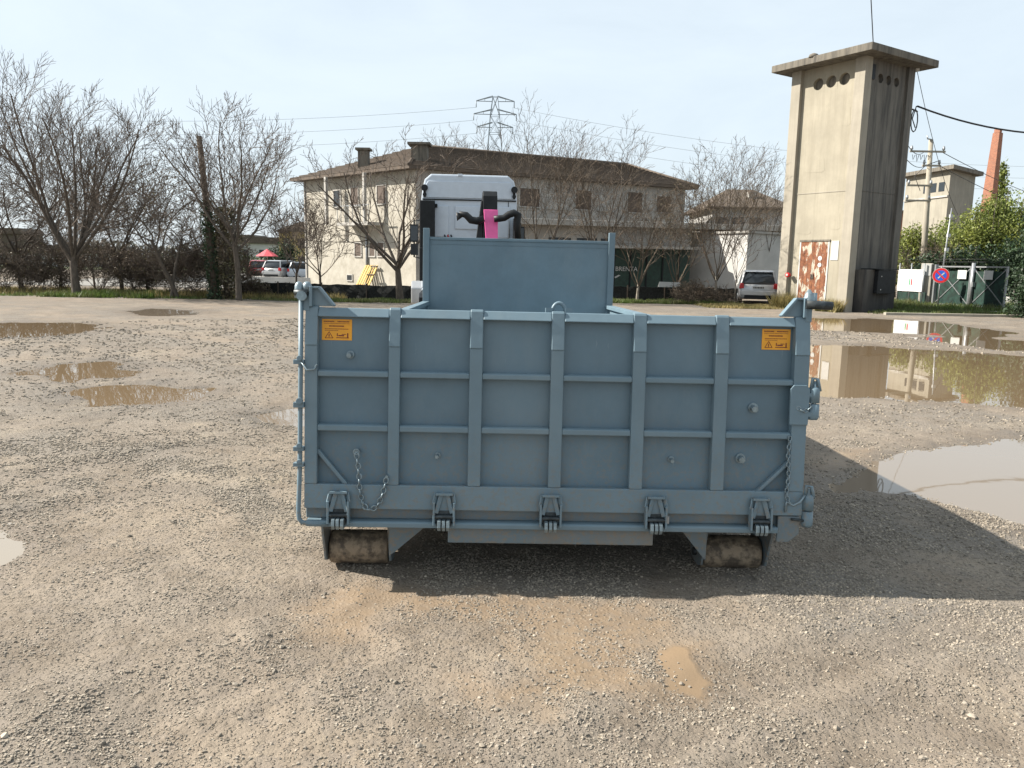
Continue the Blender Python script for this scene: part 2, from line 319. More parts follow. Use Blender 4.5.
# ------------------------------------------------------------------ puddles and ground
def poly(*pp): return [tuple(gp(*p)[:2]) for p in pp]
PUD = [  # outline on the ground, water kind, label
 (poly((-60, 326), (30, 322), (85, 322), (104, 327), (80, 333), (20, 337), (-60, 338)), 'water_brown', 'long shallow puddle at the far left of the yard below the big bare tree'),
 (poly((28, 372), (55, 365), (100, 362), (130, 367), (120, 375), (70, 380)), 'water_brown', 'small brown puddle just behind the twin puddle on the left'),
 (poly((66, 392), (100, 386), (160, 385), (206, 388), (204, 397), (150, 403), (90, 404)), 'water_brown', 'brown puddle with a bright right end in the left middle distance'),
 (poly((248, 414), (275, 407), (310, 406), (330, 410), (310, 420), (265, 421)), 'water_pale', 'small bright puddle touching the left side of the container'),
 (poly((-90, 522), (-30, 528), (0, 545), (4, 558), (-20, 570), (-90, 586)), 'water_light', 'bright puddle cut by the left edge of the picture'),
 (poly((128, 311), (150, 308.5), (196, 310), (190, 314), (140, 315)), 'water_pale', 'thin distant puddle near the grass verge on the left'),
 (poly((790, 319), (870, 318.5), (935, 322), (1004, 332), (985, 337), (920, 333), (860, 331), (790, 329)), 'water_brown', 'long puddle in front of the tower reflecting the banner and round sign'),
 (poly((918, 338), (960, 337.5), (1060, 343), (1090, 352), (1000, 349), (960, 345)), 'water_brown', 'narrow puddle between the long puddle and the largest one on the right'),
 (poly((640, 352), (800, 346), (830, 344), (930, 350), (1024, 356), (1130, 362), (1180, 384), (1100, 404), (1024, 407), (930, 400), (860, 394), (800, 392), (640, 384)), 'water_brown', 'largest puddle on the right mirroring the tower and the trees'),
 (poly((838, 478), (880, 466), (930, 450), (990, 440), (1080, 430), (1180, 445), (1200, 500), (1110, 530), (1024, 521), (975, 508), (930, 498), (880, 491), (840, 489)), 'water_pale', 'pale puddle at the right edge half in the shade of the container'),
]
MUD = [poly((300, 605), (345, 585), (420, 584), (400, 612), (345, 640), (298, 636)), poly((658, 655), (672, 640), (692, 643), (715, 680), (700, 697), (660, 690)),
       poly((470, 690), (520, 678), (570, 685), (560, 705), (500, 708)), poly((400, 585), (560, 600), (640, 612), (600, 640), (480, 622), (400, 606)), poly((820, 455), (870, 448), (850, 470), (815, 470)),
       poly((520, 606), (655, 600), (662, 650), (640, 700), (540, 700))]
TRACKS = [poly((-140, 505), (60, 470), (290, 432)), poly((-160, 560), (80, 505), (300, 462)), poly((-60, 690), (120, 625), (330, 590)), poly((-40, 800), (150, 700), (360, 640)),
          poly((1180, 640), (900, 640), (760, 660), (560, 800)), poly((1180, 730), (940, 715), (820, 745), (700, 860)), poly((-200, 350), (60, 345), (290, 352)), poly((-200, 438), (80, 420), (290, 385))]
SILT = poly((660, 655), (672, 642), (690, 645), (712, 680), (698, 694), (664, 688))
def sdf(P, x, y):
    d2 = np.full(x.shape, 1e9); ins = np.zeros(x.shape, bool); n = len(P)
    for i in range(n):
        ax, ay = P[i]; bx, by = P[(i + 1) % n]; ex, ey = bx - ax, by - ay; wx, wy = x - ax, y - ay
        t = np.clip((wx * ex + wy * ey) / (ex * ex + ey * ey), 0, 1); d2 = np.minimum(d2, (wx - ex * t) ** 2 + (wy - ey * t) ** 2)
        c = ((ay > y) != (by > y)); xi = ex * (y - ay) / (ey if abs(ey) > 1e-9 else 1e-9) + ax; ins ^= c & (x < xi)
    return np.where(ins, -1, 1) * np.sqrt(d2)
WL = -0.016
def pdist(P, x, y):
    d2 = np.full(x.shape, 1e9)
    for (ax, ay), (bx, by) in zip(P, P[1:]):
        ex, ey = bx - ax, by - ay; wx, wy = x - ax, y - ay; t = np.clip((wx * ex + wy * ey) / (ex * ex + ey * ey), 0, 1); d2 = np.minimum(d2, (wx - ex * t) ** 2 + (wy - ey * t) ** 2)
    return np.sqrt(d2)
def ground_fields(x, y):
    r = np.hypot(x, y)
    near = sstep(60, 25, r)
    h = (fbm(x * .35, y * .35, 3, 3) - .5) * .02
    # wheel ruts and scraped ridges running across the yard
    u = x * .55 + y * .83 + (fbm(x * .4, y * .4, 9, 3) - .5) * 3.0
    h = h + (fbm(u * 2.1, (x * .83 - y * .55) * .35, 21, 4) - .5) * .036
    h = h + (fbm(x * 3.2, y * 3.2, 31, 4) - .5) * .024 + (fbm(x * 14, y * 14, 41, 3) - .5) * .010 * sstep(25, 6, r)
    h = h * near
    h = np.maximum(h, -.008 + h * .15)
    wet = np.zeros(x.shape); 
    for P, k, l in PUD:
        R0 = np.mean([math.hypot(*p) for p in P]); w = .05 + .012 * R0
        n = (fbm(x * 2.6 / (1 + R0 * .04), y * 1.6 / (1 + R0 * .04), 77, 4) - .5) * (.30 + .022 * R0) * 1.1
        s = sdf(P, x, y) + n
        dep = sstep(w * 1.6, -w * 2.0, s)
        h = h * (1 - .7 * dep) - .05 * dep
        wet = np.maximum(wet, sstep(.25 + .05 * R0, -.05, s + (fbm(x * 5, y * 5, 5, 3) - .5) * .5) * .8)
    mud = np.zeros(x.shape)
    for P in MUD:
        s = sdf(P, x, y) + (fbm(x * 7, y * 7, 55, 4) - .5) * .30
        a = sstep(.16, -.14, s); mud = np.maximum(mud, a); h = h * (1 - .85 * a) - .004 * a
    si = sstep(.05, -.03, sdf(SILT, x, y) + (fbm(x * 9, y * 9, 57, 3) - .5) * .07); mud = mud * .72; mud = np.maximum(mud, si); h = h * (1 - si) - .008 * si
    rut = np.zeros(x.shape)
    wob = (fbm(x * .9, y * .9, 71, 3) - .5) * .5
    for P in TRACKS:
        d = np.abs(pdist(P, x + wob, y + wob)); q = sstep(.20, .10, d) * sstep(.30, .55, fbm(x * 1.2, y * 1.2, 73, 3)); lip = np.exp(-((d - .26) / .06) ** 2)
        h = h - .010 * q * (1 - wet) + .007 * lip * (1 - wet); rut = np.maximum(rut, q)
    grav = sstep(.40, .62, fbm(u * 1.3, (x * .83 - y * .55) * .5, 91, 4) * .6 + fbm(x * 1.9, y * 1.9, 12, 4) * .4)
    wet = np.maximum(wet, rut * .38); grav = grav * (1 - .6 * rut)
    return h, wet, mud, grav
def polar():
    r = np.concatenate([[0.0], np.exp(np.linspace(math.log(.9), math.log(48), 640)), np.exp(np.linspace(math.log(50), math.log(4000), 40))])
    th = np.concatenate([np.linspace(-46, 46, 620), np.linspace(48, 312, 60)]); th = np.radians(th)
    T, Rr = np.meshgrid(th, r[1:]); x = (Rr * np.sin(T)); y = (Rr * np.cos(T)); nr, nth = x.shape
    h, wet, mud, grav = ground_fields(x.ravel(), y.ravel())
    V = np.column_stack([x.ravel(), y.ravel(), h]); V = np.vstack([V, [0, 0, 0]])
    i = np.arange(nr - 1)[:, None]; j = np.arange(nth)[None, :]; j2 = (j + 1) % nth
    F = np.stack([i * nth + j, i * nth + j2, (i + 1) * nth + j2, (i + 1) * nth + j], -1).reshape(-1, 4)[:, ::-1]
    c = len(V) - 1; jj = np.arange(nth); F0 = np.stack([np.full(nth, c), jj, (jj + 1) % nth, np.full(nth, c)], -1)
    # fan at the centre as thin quads
    V = np.vstack([V, V[-1] * 1.0]); F0[:, 3] = c + 1
    F0 = np.stack([np.full(nth, c), (jj + 1) % nth, jj, np.full(nth, c)], -1)
    ap = lambda a: np.concatenate([a, [0, 0]])
    return V, F, dict(wet=ap(wet), mud=ap(mud), grav=ap(grav)), (c, nth)
def ground_mat():
    m = bpy.data.materials.new('gravel_ground'); m.use_nodes = True; nt = m.node_tree; L = nt.links.new; b = nt.nodes['Principled BSDF']
    tc = N(nt, 'ShaderNodeTexCoord'); co = tc.outputs['Object']
    def noise(s, d=6, ro=.6, off=0):
        n = N(nt, 'ShaderNodeTexNoise'); n.inputs['Scale'].default_value = s; n.inputs['Detail'].default_value = d; n.inputs['Roughness'].default_value = ro
        mp = N(nt, 'ShaderNodeMapping'); mp.inputs['Location'].default_value = (off, off, off); L(co, mp.inputs[0]); L(mp.outputs[0], n.inputs['Vector']); return n.outputs['Fac']
    def rng(s, a, c, lo=0., hi=1.):
        r = N(nt, 'ShaderNodeMapRange'); r.inputs['From Min'].default_value = a; r.inputs['From Max'].default_value = c; r.inputs['To Min'].default_value = lo; r.inputs['To Max'].default_value = hi; L(s, r.inputs['Value']); return r.outputs[0]
    def mix(f, A, B, mode='MIX'):
        x = N(nt, 'ShaderNodeMix', data_type='RGBA', blend_type=mode)
        for k, v in (('Factor', f), ('A', A), ('B', B)):
            if hasattr(v, 'is_linked'): L(v, x.inputs[k])
            elif k == 'Factor': x.inputs[k].default_value = v
            else: x.inputs[k].default_value = (*v, 1)
        return x.outputs['Result']
    def attr(n): return N(nt, 'ShaderNodeAttribute', attribute_name=n).outputs['Fac']
    base = mix(rng(noise(.35), .38, .62), (0.240, 0.196, 0.150), (0.214, 0.184, 0.150))
    base = mix(attr('grav'), base, (0.180, 0.160, 0.136))
    base = mix(rng(noise(2.2, 8, .7, 3), .46, .66, 0, .6), base, (0.118, 0.093, 0.068))
    base = mix(rng(noise(.9, 8, .7, 13), .55, .66, 0, .55), base, (0.315, 0.265, 0.20))
    v = N(nt, 'ShaderNodeTexVoronoi'); v.inputs['Scale'].default_value = 55; L(co, v.inputs['Vector'])
    sx = N(nt, 'ShaderNodeSeparateColor'); L(v.outputs['Color'], sx.inputs[0])
    st = mix(sx.outputs[0], (0.075, 0.063, 0.048), (0.42, 0.36, 0.28))
    cell = rng(v.outputs['Distance'], .30, .42, 1, 0)
    gm = N(nt, 'ShaderNodeMath', operation='MULTIPLY'); L(cell, gm.inputs[0]); L(rng(attr('grav'), 0, 1, .35, .8), gm.inputs[1])
    base = mix(gm.outputs[0], base, st)
    v2 = N(nt, 'ShaderNodeTexVoronoi'); v2.inputs['Scale'].default_value = 19; L(co, v2.inputs['Vector'])
    s2 = N(nt, 'ShaderNodeSeparateColor'); L(v2.outputs['Color'], s2.inputs[0])
    base = mix(rng(s2.outputs[1], .78, .82, 0, .5), base, (0.20, 0.17, 0.14))
    mudc = mix(rng(noise(9, 6, .6, 7), .4, .6), (0.228, 0.164, 0.104), (0.19, 0.138, 0.09))
    mk_ = N(nt, 'ShaderNodeMath', operation='MAXIMUM'); L(rng(noise(16, 5, .6, 9), .36, .52, .62, 1), mk_.inputs[0]); L(rng(attr('mud'), .75, .95, 0, 1), mk_.inputs[1])
    mudc = mix(rng(attr('mud'), .75, .98), mudc, (0.245, 0.178, 0.115))
    mf = N(nt, 'ShaderNodeMath', operation='MULTIPLY'); L(attr('mud'), mf.inputs[0]); L(mk_.outputs[0], mf.inputs[1])
    base = mix(mf.outputs[0], base, mudc)
    wf = N(nt, 'ShaderNodeMath', operation='MULTIPLY'); L(attr('wet'), wf.inputs[0]); wf.inputs[1].default_value = .55
    base = mix(wf.outputs[0], base, (0.075, 0.057, 0.04))
    L(base, b.inputs['Base Color'])
    rm = N(nt, 'ShaderNodeMath', operation='MAXIMUM'); L(attr('wet'), rm.inputs[0]); L(attr('mud'), rm.inputs[1])
    L(rng(rm.outputs[0], 0, 1, .97, .38), b.inputs['Roughness']); b.inputs['Specular IOR Level'].default_value = .3
    hs = N(nt, 'ShaderNodeMath', operation='MULTIPLY'); L(cell, hs.inputs[0]); L(rng(rm.outputs[0], 0, 1, .7, .12), hs.inputs[1])
    ha = N(nt, 'ShaderNodeMath', operation='ADD'); L(hs.outputs[0], ha.inputs[0]); L(noise(24, 6, .7, 2), ha.inputs[1])
    bn = N(nt, 'ShaderNodeBump'); bn.inputs['Strength'].default_value = 1.0; bn.inputs['Distance'].default_value = .016; hb_ = N(nt, 'ShaderNodeMath', operation='MULTIPLY'); L(ha.outputs[0], hb_.inputs[0]); L(rng(attr('mud'), 0, .95, 1, .08), hb_.inputs[1]); L(hb_.outputs[0], bn.inputs['Height']); L(bn.outputs[0], b.inputs['Normal'])
    return m
M['ground'] = ground_mat()
V, F, A, (c, nth) = polar()
g = mesh_np('ground', V, F, M['ground'], col=A, smooth=True); tag(g, kind='structure')
# small disc under the camera's feet closes the sheet
gi = MB(); n = 48; gi.add([(0, 0, -.004)] + [(1.0 * math.sin(2 * math.pi * k / n), 1.0 * math.cos(2 * math.pi * k / n), -.03) for k in range(n)], [(0, 1 + (k + 1) % n, 1 + k) for k in range(n)])
tag(gi.build('ground', M['ground']), kind='structure')
for k, (P, wk, lab) in enumerate(PUD):
    cx = sum(p[0] for p in P) / len(P); cy = sum(p[1] for p in P) / len(P); q = []
    for x, y in P:
        d = math.hypot(x - cx, y - cy); e = .25 + .03 * math.hypot(cx, cy); q.append((cx + (x - cx) * (1 + e / d), cy + (y - cy) * (1 + e / d), WL + .0006 * k))
    o = MB().add(q, [tuple(range(len(q)))[::-1]]).build('puddle', M[wk]); tag(o, lab, kind='structure')

# loose stones: real pebbles, one uncountable mass
def pebbles(name, n, r0, r1, smin, smax, seed, dens, label, big=False):
    rg = np.random.default_rng(seed)
    r = np.exp(rg.uniform(math.log(r0), math.log(r1), n)); th = np.radians(rg.uniform(-40, 40, n)); x = r * np.sin(th); y = r * np.cos(th)
    h, wet, mud, grav = ground_fields(x, y)
    cl = fbm(x * 5, y * 5, 61, 3)
    keep = (rg.random(n) < dens * (.22 + .78 * grav) * (.3 + 1.4 * sstep(.4, .65, cl)) * (1 - .93 * mud)) & (h > WL - .004)
    x, y, h = x[keep], y[keep], h[keep]; k = len(x); r = r[keep]
    s = smin + (smax - smin) * rg.random(k) ** 3.2; s = np.maximum(s, r * .0011 * (1 + .5 * rg.random(k)))
    if big:   # twelve-cornered lumps for the stones one can make out
        g_ = (1 + 5 ** .5) / 2; oc = np.array([(-1, g_, 0), (1, g_, 0), (-1, -g_, 0), (1, -g_, 0), (0, -1, g_), (0, 1, g_), (0, -1, -g_), (0, 1, -g_), (g_, 0, -1), (g_, 0, 1), (-g_, 0, -1), (-g_, 0, 1)], float) / 1.9
        fc = np.array([(0, 11, 5), (0, 5, 1), (0, 1, 7), (0, 7, 10), (0, 10, 11), (1, 5, 9), (5, 11, 4), (11, 10, 2), (10, 7, 6), (7, 1, 8), (3, 9, 4), (3, 4, 2), (3, 2, 6), (3, 6, 8), (3, 8, 9), (4, 9, 5), (2, 4, 11), (6, 2, 10), (8, 6, 7), (9, 8, 1)])
    else:     # flat-topped chips
        oc = np.array([(1, .2, -.5), (-.2, 1, -.5), (-1, -.2, -.5), (.2, -1, -.5), (.55, .5, .6), (-.5, .55, .6), (-.55, -.5, .6), (.5, -.55, .6)], float)
        fc = np.array([(4, 5, 6), (4, 6, 7), (0, 1, 5), (0, 5, 4), (1, 2, 6), (1, 6, 5), (2, 3, 7), (2, 7, 6), (3, 0, 4), (3, 4, 7)])
    nv = len(oc); P = oc[None] * rg.uniform(.8, 1.15, (k, nv, 1)) + rg.normal(0, .10, (k, nv, 3)); P[:, :, 0] *= rg.uniform(.8, 1.35, (k, 1)); P[:, :, 2] *= rg.uniform(.4, .8, (k, 1))
    a = rg.uniform(0, 6.28, k); ca, sa = np.cos(a)[:, None], np.sin(a)[:, None]; X = P[:, :, 0] * ca - P[:, :, 1] * sa; Y = P[:, :, 0] * sa + P[:, :, 1] * ca
    V = np.stack([X * s[:, None] + x[:, None], Y * s[:, None] + y[:, None], P[:, :, 2] * s[:, None] + (h + s * .28)[:, None]], -1).reshape(-1, 3)
    F = (fc[None] + (np.arange(k) * nv)[:, None, None]).reshape(-1, 3)
    v = np.repeat(np.clip(rg.normal(.30 if big else .40, .26, k), 0, 1), nv)
    o = mesh_np(name, V, F, M['stone'], col=dict(v=v)); tag(o, label, 'gravel', kind='stuff'); return o
M['stone'] = mat('loose_stone', (0.291, 0.251, 0.198), rough=.9, col2=(0.211, 0.185, 0.152), scale=30, attr='v', contrast=(.4, .6))
pebbles('gravel', 170000, 1.7, 8, .0025, .0085, 1, 1.0, 'loose pale gravel scattered over the yard in the foreground')
pebbles('gravel', 45000, 5, 22, .005, .014, 2, 1.0, 'coarser loose stones over the middle distance of the yard')
pebbles('gravel', 3500, 1.7, 12, .007, .014, 3, 1.0, 'a few larger stones lying on the gravel yard', True)

# ------------------------------------------------------------------ the container
CM = Matrix(((0.99962, -0.02668, 0.00679, 0.2205), (0.02655, 0.99948, 0.01816, 3.7763), (-0.00727, -0.01798, 0.99981, 0), (0, 0, 0, 1)))
cont = empty('skip_container'); cont.matrix_world = CM
tag(cont, 'blue grey steel roll-off container with ribbed tailgate, standing on muddy rollers in the yard', 'container')
TOP = 1.395
tgM = Matrix.Translation((0, 0, TOP)) @ Matrix.Rotation(-math.atan(0.0667), 4, 'X')
def tgate():
    m = MB().box(-1.25, 1.25, .050, .056, -1.0, -.004)
    o = m.build('tailgate', M['paint_sheet'], cont); o.matrix_local = tgM; return o
tg = tgate()
Z = lambda z: z - TOP
posts = [(-1.25, -1.188)]; ribs = [(-.839, -.783), (-.440, -.376), (-.037, .027), (.371, .437), (.783, .850)]; postR = (1.182, 1.258)
edges = [-1.188] + [e for r in ribs for e in r] + [1.182]
B = .0045
for (a, b), nm in [(posts[0], 'corner_post'), (postR, 'corner_post')] + [(r, 'rib') for r in ribs]:
    m = MB().box(a, b, 0, .050, Z(.517), Z(1.208))
    # upper length leans back a little and is folded from thicker plate
    m.prism([(-.005, Z(1.206)), (.050, Z(1.206)), (.050, 0.004), (.022, 0.004), (.016, -.008)], a, b, 'x')
    m.build(nm, M['paint'], tg, B)
for i in range(6):
    a, b = edges[2 * i], edges[2 * i + 1]
    MB().prism([(.050, Z(1.345)), (.006, Z(1.348)), (.028, -.002), (.050, -.002)], a, b, 'x').build('top_rail', M['paint'], tg, B)
    for z0, z1 in ((1.054, 1.086), (.784, .818)):
        MB().prism([(.050, Z(z0)), (.004, Z(z0)), (.004, Z(z1) - .006), (.018, Z(z1)), (.050, Z(z1))], a, b, 'x').build('crossbar', M['paint'], tg, B)
MB().box(-1.25, 1.258, .001, .050, Z(.394), Z(.517)).build('bottom_rail', M['paint'], tg, B)
MB().box(-1.25, 1.25, .056, .066, -1.0, -.01).build('inner_lining', M['paint'], tg)
# hinges along the foot
for x in (-1.075, -.553, -.022, .507, 1.038):
    m = MB()
    m.prism([(x - .040, Z(.484)), (x + .040, Z(.484)), (x + .050, Z(.345)), (x - .050, Z(.345))], -.008, .001, 'y')
    m.box(x - .043, x + .043, -.030, -.006, Z(.474), Z(.486))
    for s in (-1, 1):
        m.bar((x + s * .016, -.014, Z(.474)), (x + s * .040, -.026, Z(.385)), .007, .022)
        m.box(x + s * .050 - .005, x + s * .050 + .005, -.042, .0, Z(.325), Z(.440))
        m.bar((x + s * .040, -.012, Z(.480)), (x + s * .050, -.022, Z(.43)), .007, .026)
    hg = m.build('hinge_bracket', M['paint'], tg, .0015)
    k = MB(); k.tube([(x - .047, -.030, Z(.368)), (x + .047, -.030, Z(.368))], .010, 10); k.box(x - .040, x + .040, -.012, -.002, Z(.375), Z(.395))
    k.box(x - .036, x + .036, -.030, -.008, Z(.320), Z(.352)); k.build('hinge_pin', M['steel_dark'], tg, .002)
    m = MB()
    for s in (-1, 0, 1): m.prism([(-.055, Z(.350)), (-.030, Z(.356)), (-.004, Z(.352)), (-.004, Z(.305)), (-.045, Z(.300)), (-.058, Z(.320))], x + s * .022 - .008, x + s * .022 + .008, 'x')
    m.build('hinge_knuckle', M['zinc'], tg, .0015)
# studs on the panels
for x, z, r in ((-1.033, 1.162, .013), (-.593, .665, .010), (.589, .666, .010), (.997, .936, .017), (.943, .677, .017)):
    m = MB().tube([(x, .050, Z(z)), (x - .002, .004, Z(z) - .004)], r, 6); m.tube([(x, .050, Z(z)), (x, .040, Z(z))], r * 1.5, 12)
    m.build('stud', M['zinc'], tg, .001)
# diagonal braces in the lower corner fields
MB().bar((-1.192, .034, Z(.684)), (-1.045, .034, Z(.510)), .020, .030, (0, 1, 0)).build('brace', M['paint'], tg, B)
MB().bar((1.188, .034, Z(.664)), (1.030, .034, Z(.508)), .018, .030, (0, 1, 0)).build('brace', M['paint'], tg, B)
# warning stickers
def sticker(x0, x1, z0, z1):
    s = MB().box(x0, x1, .0475, .0499, Z(z0), Z(z1)).build('warning_sticker', M['label'], tg)
    w = x1 - x0; h = z1 - z0; m = MB()
    def bx(a, b, c, d): m.box(x0 + a * w, x0 + b * w, .0465, .0476, Z(z0 + c * h), Z(z0 + d * h))
    rr = random.Random(int(x0 * 100))
    for (a, b, c, d, step) in ((.06, .42, .86, .91, .045), (.52, .92, .86, .91, .05), (.06, .93, .785, .80, .2), (.24, .74, .64, .70, .035), (.10, .90, .52, .55, .05), (.10, .55, .45, .47, .06)):
        t = a
        while t < b - .01:
            e = min(b, t + step * rr.uniform(.6, 1.1)); bx(t, e - .008, c, d); t = e + .004
    # warning triangle with figure, and the arrow-and-load pictogram
    cx, cy = x0 + .24 * w, z0 + .10 * h
    for p, q in (((-.13, 0), (.13, 0)), ((-.13, 0), (0, .30)), ((.13, 0), (0, .30))): m.bar((cx + p[0] * w, .0470, Z(cy + p[1] * h)), (cx + q[0] * w, .0470, Z(cy + q[1] * h)), .0028, .001, (0, 1, 0))
    bx(.225, .255, .17, .29); bx(.225, .255, .13, .155)
    bx(.48, .90, .10, .135); bx(.84, .88, .10, .34); bx(.55, .74, .19, .25); bx(.66, .80, .27, .30); bx(.50, .53, .19, .33)
    m.build('print', M['ink'], s)
sticker(-1.176, -1.028, 1.232, 1.336); sticker(1.028, 1.172, 1.232, 1.336)
# chains
def chain(pts, pitch, r, wire, name='chain'):
    pts = [Vector(p) for p in pts]; D = [0]
    for a, b in zip(pts, pts[1:]): D.append(D[-1] + (b - a).length)
    def P(s):
        for i in range(len(pts) - 1):
            if s <= D[i + 1]: return pts[i].lerp(pts[i + 1], (s - D[i]) / (D[i + 1] - D[i]))
        return pts[-1]
    m = MB(); n = int(D[-1] / pitch)
    for i in range(n):
        a, b = P(i * pitch), P((i + 1) * pitch); t = (b - a).normalized(); u = t.cross(Vector((0, 1, 0))).normalized(); w = Vector((0, 1, 0)) if i % 2 else u
        c = (a + b) / 2; w = (w - t * w.dot(t)).normalized(); hl = pitch * .52
        ring = [c + t * (hl + r * .2) * math.cos(k / 10 * 2 * math.pi) + w * r * math.sin(k / 10 * 2 * math.pi) for k in range(10)]
        m.tube(ring, wire, 5, closed=True)
    return m.build(name, M['zinc'], tg)
cat = []
for k in range(40):
    t = k / 39
    # hangs from its ring down the panel, sweeps below the rail and up to the rib
    a = Vector((-.992, .004, Z(.675))); b = Vector((-.840, -.010, Z(.560))); l = Vector((-.925, -.012, Z(.395)))
    if t < .62: s = t / .62; p = Vector((a.x + .010 * math.sin(s * 5) + (l.x - a.x) * s ** 2.6, -.004 - .010 * s, a.z + (l.z - a.z) * (1 - (1 - s) ** 1.12)))
    else: s = (t - .62) / .38; p = Vector((l.x + (b.x - l.x) * s ** .62, -.014, l.z + (b.z - l.z) * s ** 1.7))
    cat.append(p)
chain(cat, .026, .0115, .0040)
m = MB(); m.tube([(-.992, .050, Z(.680)), (-.992, -.002, Z(.680))], .010, 8); m.tube([(-.992 + .014 * math.cos(a), -.004, Z(.682) + .014 * math.sin(a)) for a in [k * .628 for k in range(10)]], .0035, 6, closed=True); m.build('chain_hook', M['zinc'], tg); m = MB()
m.tube([(-.840, .0, Z(.562)), (-.840, -.018, Z(.562))], .008, 8); m.build('chain_hook', M['zinc'], tg)
chain([(1.176, .0, Z(.80)), (1.168, -.006, Z(.70)), (1.176, -.008, Z(.60)), (1.166, -.010, Z(.50)), (1.19, -.012, Z(.455))], .022, .009, .0032)
chain([(1.20, -.012, Z(.95)), (1.23, -.016, Z(.925)), (1.262, -.014, Z(.945)), (1.29, -.010, Z(.985))], .022, .009, .0032)
# the two corner ears with their top hinges
def ear(s):
    xs = [1.118, 1.185, 1.225, 1.225]; zs = [0.004, .092, .092, .004]
    m = MB().prism([(s * x, z) for x, z in zip(xs, zs)], .030, .044, 'y')
    m.bar((s * 1.112, .030, .006), (s * 1.186, .030, .096), .012, .045, (0, 1, 0)); m.bar((s * 1.180, .030, .094), (s * 1.228, .030, .094), .010, .045, (0, 1, 0))
    m.bar((s * 1.222, .022, .0), (s * 1.222, .022, .098), .014, .05, (0, 1, 0)); m.box(min(s * 1.23, s * 1.262), max(s * 1.23, s * 1.262), .012, .06, -.02, .078)
    return m.build('corner_ear', M['paint'], tg, .002)
ear(-1); ear(1)
m = MB(); m.tube([(-1.243, .02, .070), (-1.243, .02, .105), (-1.243, .02, .118), (-1.243, .02, .122)], [.022, .022, .014, .003], 14); m.tube([(-1.283, .02, .04), (-1.283, .02, .100), (-1.283, .02, .116), (-1.283, .02, .121)], [.021, .021, .013, .003], 14)
m.tube([(-1.262, -.02, .05), (-1.262, .07, .05)], .024, 14); m.build('top_hinge', M['zinc'], tg)
MB().tube([(-1.235, .0, .066), (-1.300, .0, .066)], .015, 12).build('hinge_pin', M['steel_dark'], tg)
m = MB(); m.tube([(1.245, .02, .06), (1.245, .02, .09), (1.245, .02, .118), (1.245, .02, .142)], [.030, .030, .020, .006], 14); m.tube([(1.27, .03, .05), (1.27, .03, .125)], .020, 12); m.build('top_hinge', M['zinc'], tg)
MB().tube([(1.222, .0, .066), (1.355, .0, .062)], [.022, .021], 14).build('hinge_pin', M['steel_dark'], tg)
m = MB(); m.tube([(.002 + .032 * math.cos(math.pi * k / 12), .09, .004 + .044 * math.sin(math.pi * k / 12)) for k in range(13)], .009, 8); m.box(-.065, -.030, .07, .11, -.02, .022); m.box(.034, .068, .07, .11, -.02, .022); m.build('lifting_eye', M['paint'], tg)
# latch rod down the left edge, bending into the sill
m = MB(); pts = [(-1.270, .010, .03), (-1.271, .008, -.35), (-1.273, .006, -.80), (-1.278, 0, -1.02), (-1.274, 0, -1.055), (-1.262, 0, -1.070), (-1.235, 0, -1.078), (-1.13, 0, -1.079)]
m.tube(pts, .0115, 10); m.build('latch_rod', M['paint'], tg)
for z, w in ((.92, .022), (.700, .018), (1.13, .018), (.62, .016)):
    m = MB().box(-1.302, -1.25, -.016, .03, Z(z) - w, Z(z) + w * .2); m.tube([(-1.268, -.014, Z(z) + .012), (-1.268, -.034, Z(z) + .012)], w * .75, 10); m.build('rod_clamp', M['paint'], tg, .002)
MB().tube([(-1.262, -.012, Z(1.125)), (-1.235, -.022, Z(1.085)), (-1.200, -.022, Z(1.088)), (-1.186, -.006, Z(1.11))], .006, 6).build('safety_catch', M['zinc'], tg)
# side door hinges on the right edge
def barrel(z0, z1, x=1.290):
    m = MB(); h = z1 - z0
    m.tube([(x, .01, z0), (x, .01, z0 + .012), (x, .01, z0 + h * .48)], [.022, .029, .029], 16); m.tube([(x, .01, z0 + h * .52), (x, .01, z1 - .012), (x, .01, z1)], [.029, .029, .020], 16)
    m.tube([(x, .01, z0 + .01), (x, .01, z1 + .03)], .013, 10)
    m.tube([(x - .02, .0, z1 - .01), (x - .012, -.0, z1 + .045), (x + .012, 0, z1 + .040), (x + .026, 0, z1 - .02)], .009, 8)
    return m.build('hinge_barrel', M['paint'], tg)
barrel(Z(.885), Z(1.050)); barrel(Z(.338), Z(.505), 1.286)
m = MB().prism([(1.165, Z(.860)), (1.258, Z(.860)), (1.262, Z(1.040)), (1.245, Z(1.060)), (1.180, Z(1.060)), (1.163, Z(1.040))], -.014, 0, 'y'); m.box(1.25, 1.285, -.012, .03, Z(.90), Z(.925)); m.box(1.25, 1.285, -.012, .03, Z(1.0), Z(1.02))
m.build('hinge_plate', M['paint'], tg, .003)
MB().tube([(1.262, -.01, Z(.505)), (1.235, -.02, Z(.47)), (1.20, -.022, Z(.452)), (1.17, -.012, Z(.47)), (1.166, -.01, Z(.415))], .006, 6).build('safety_catch', M['zinc'], tg)
MB().tube([(1.20, -.005, Z(.378)), (1.262, -.005, Z(.372))], .007, 6).build('lock_pin', M['steel_dark'], tg)
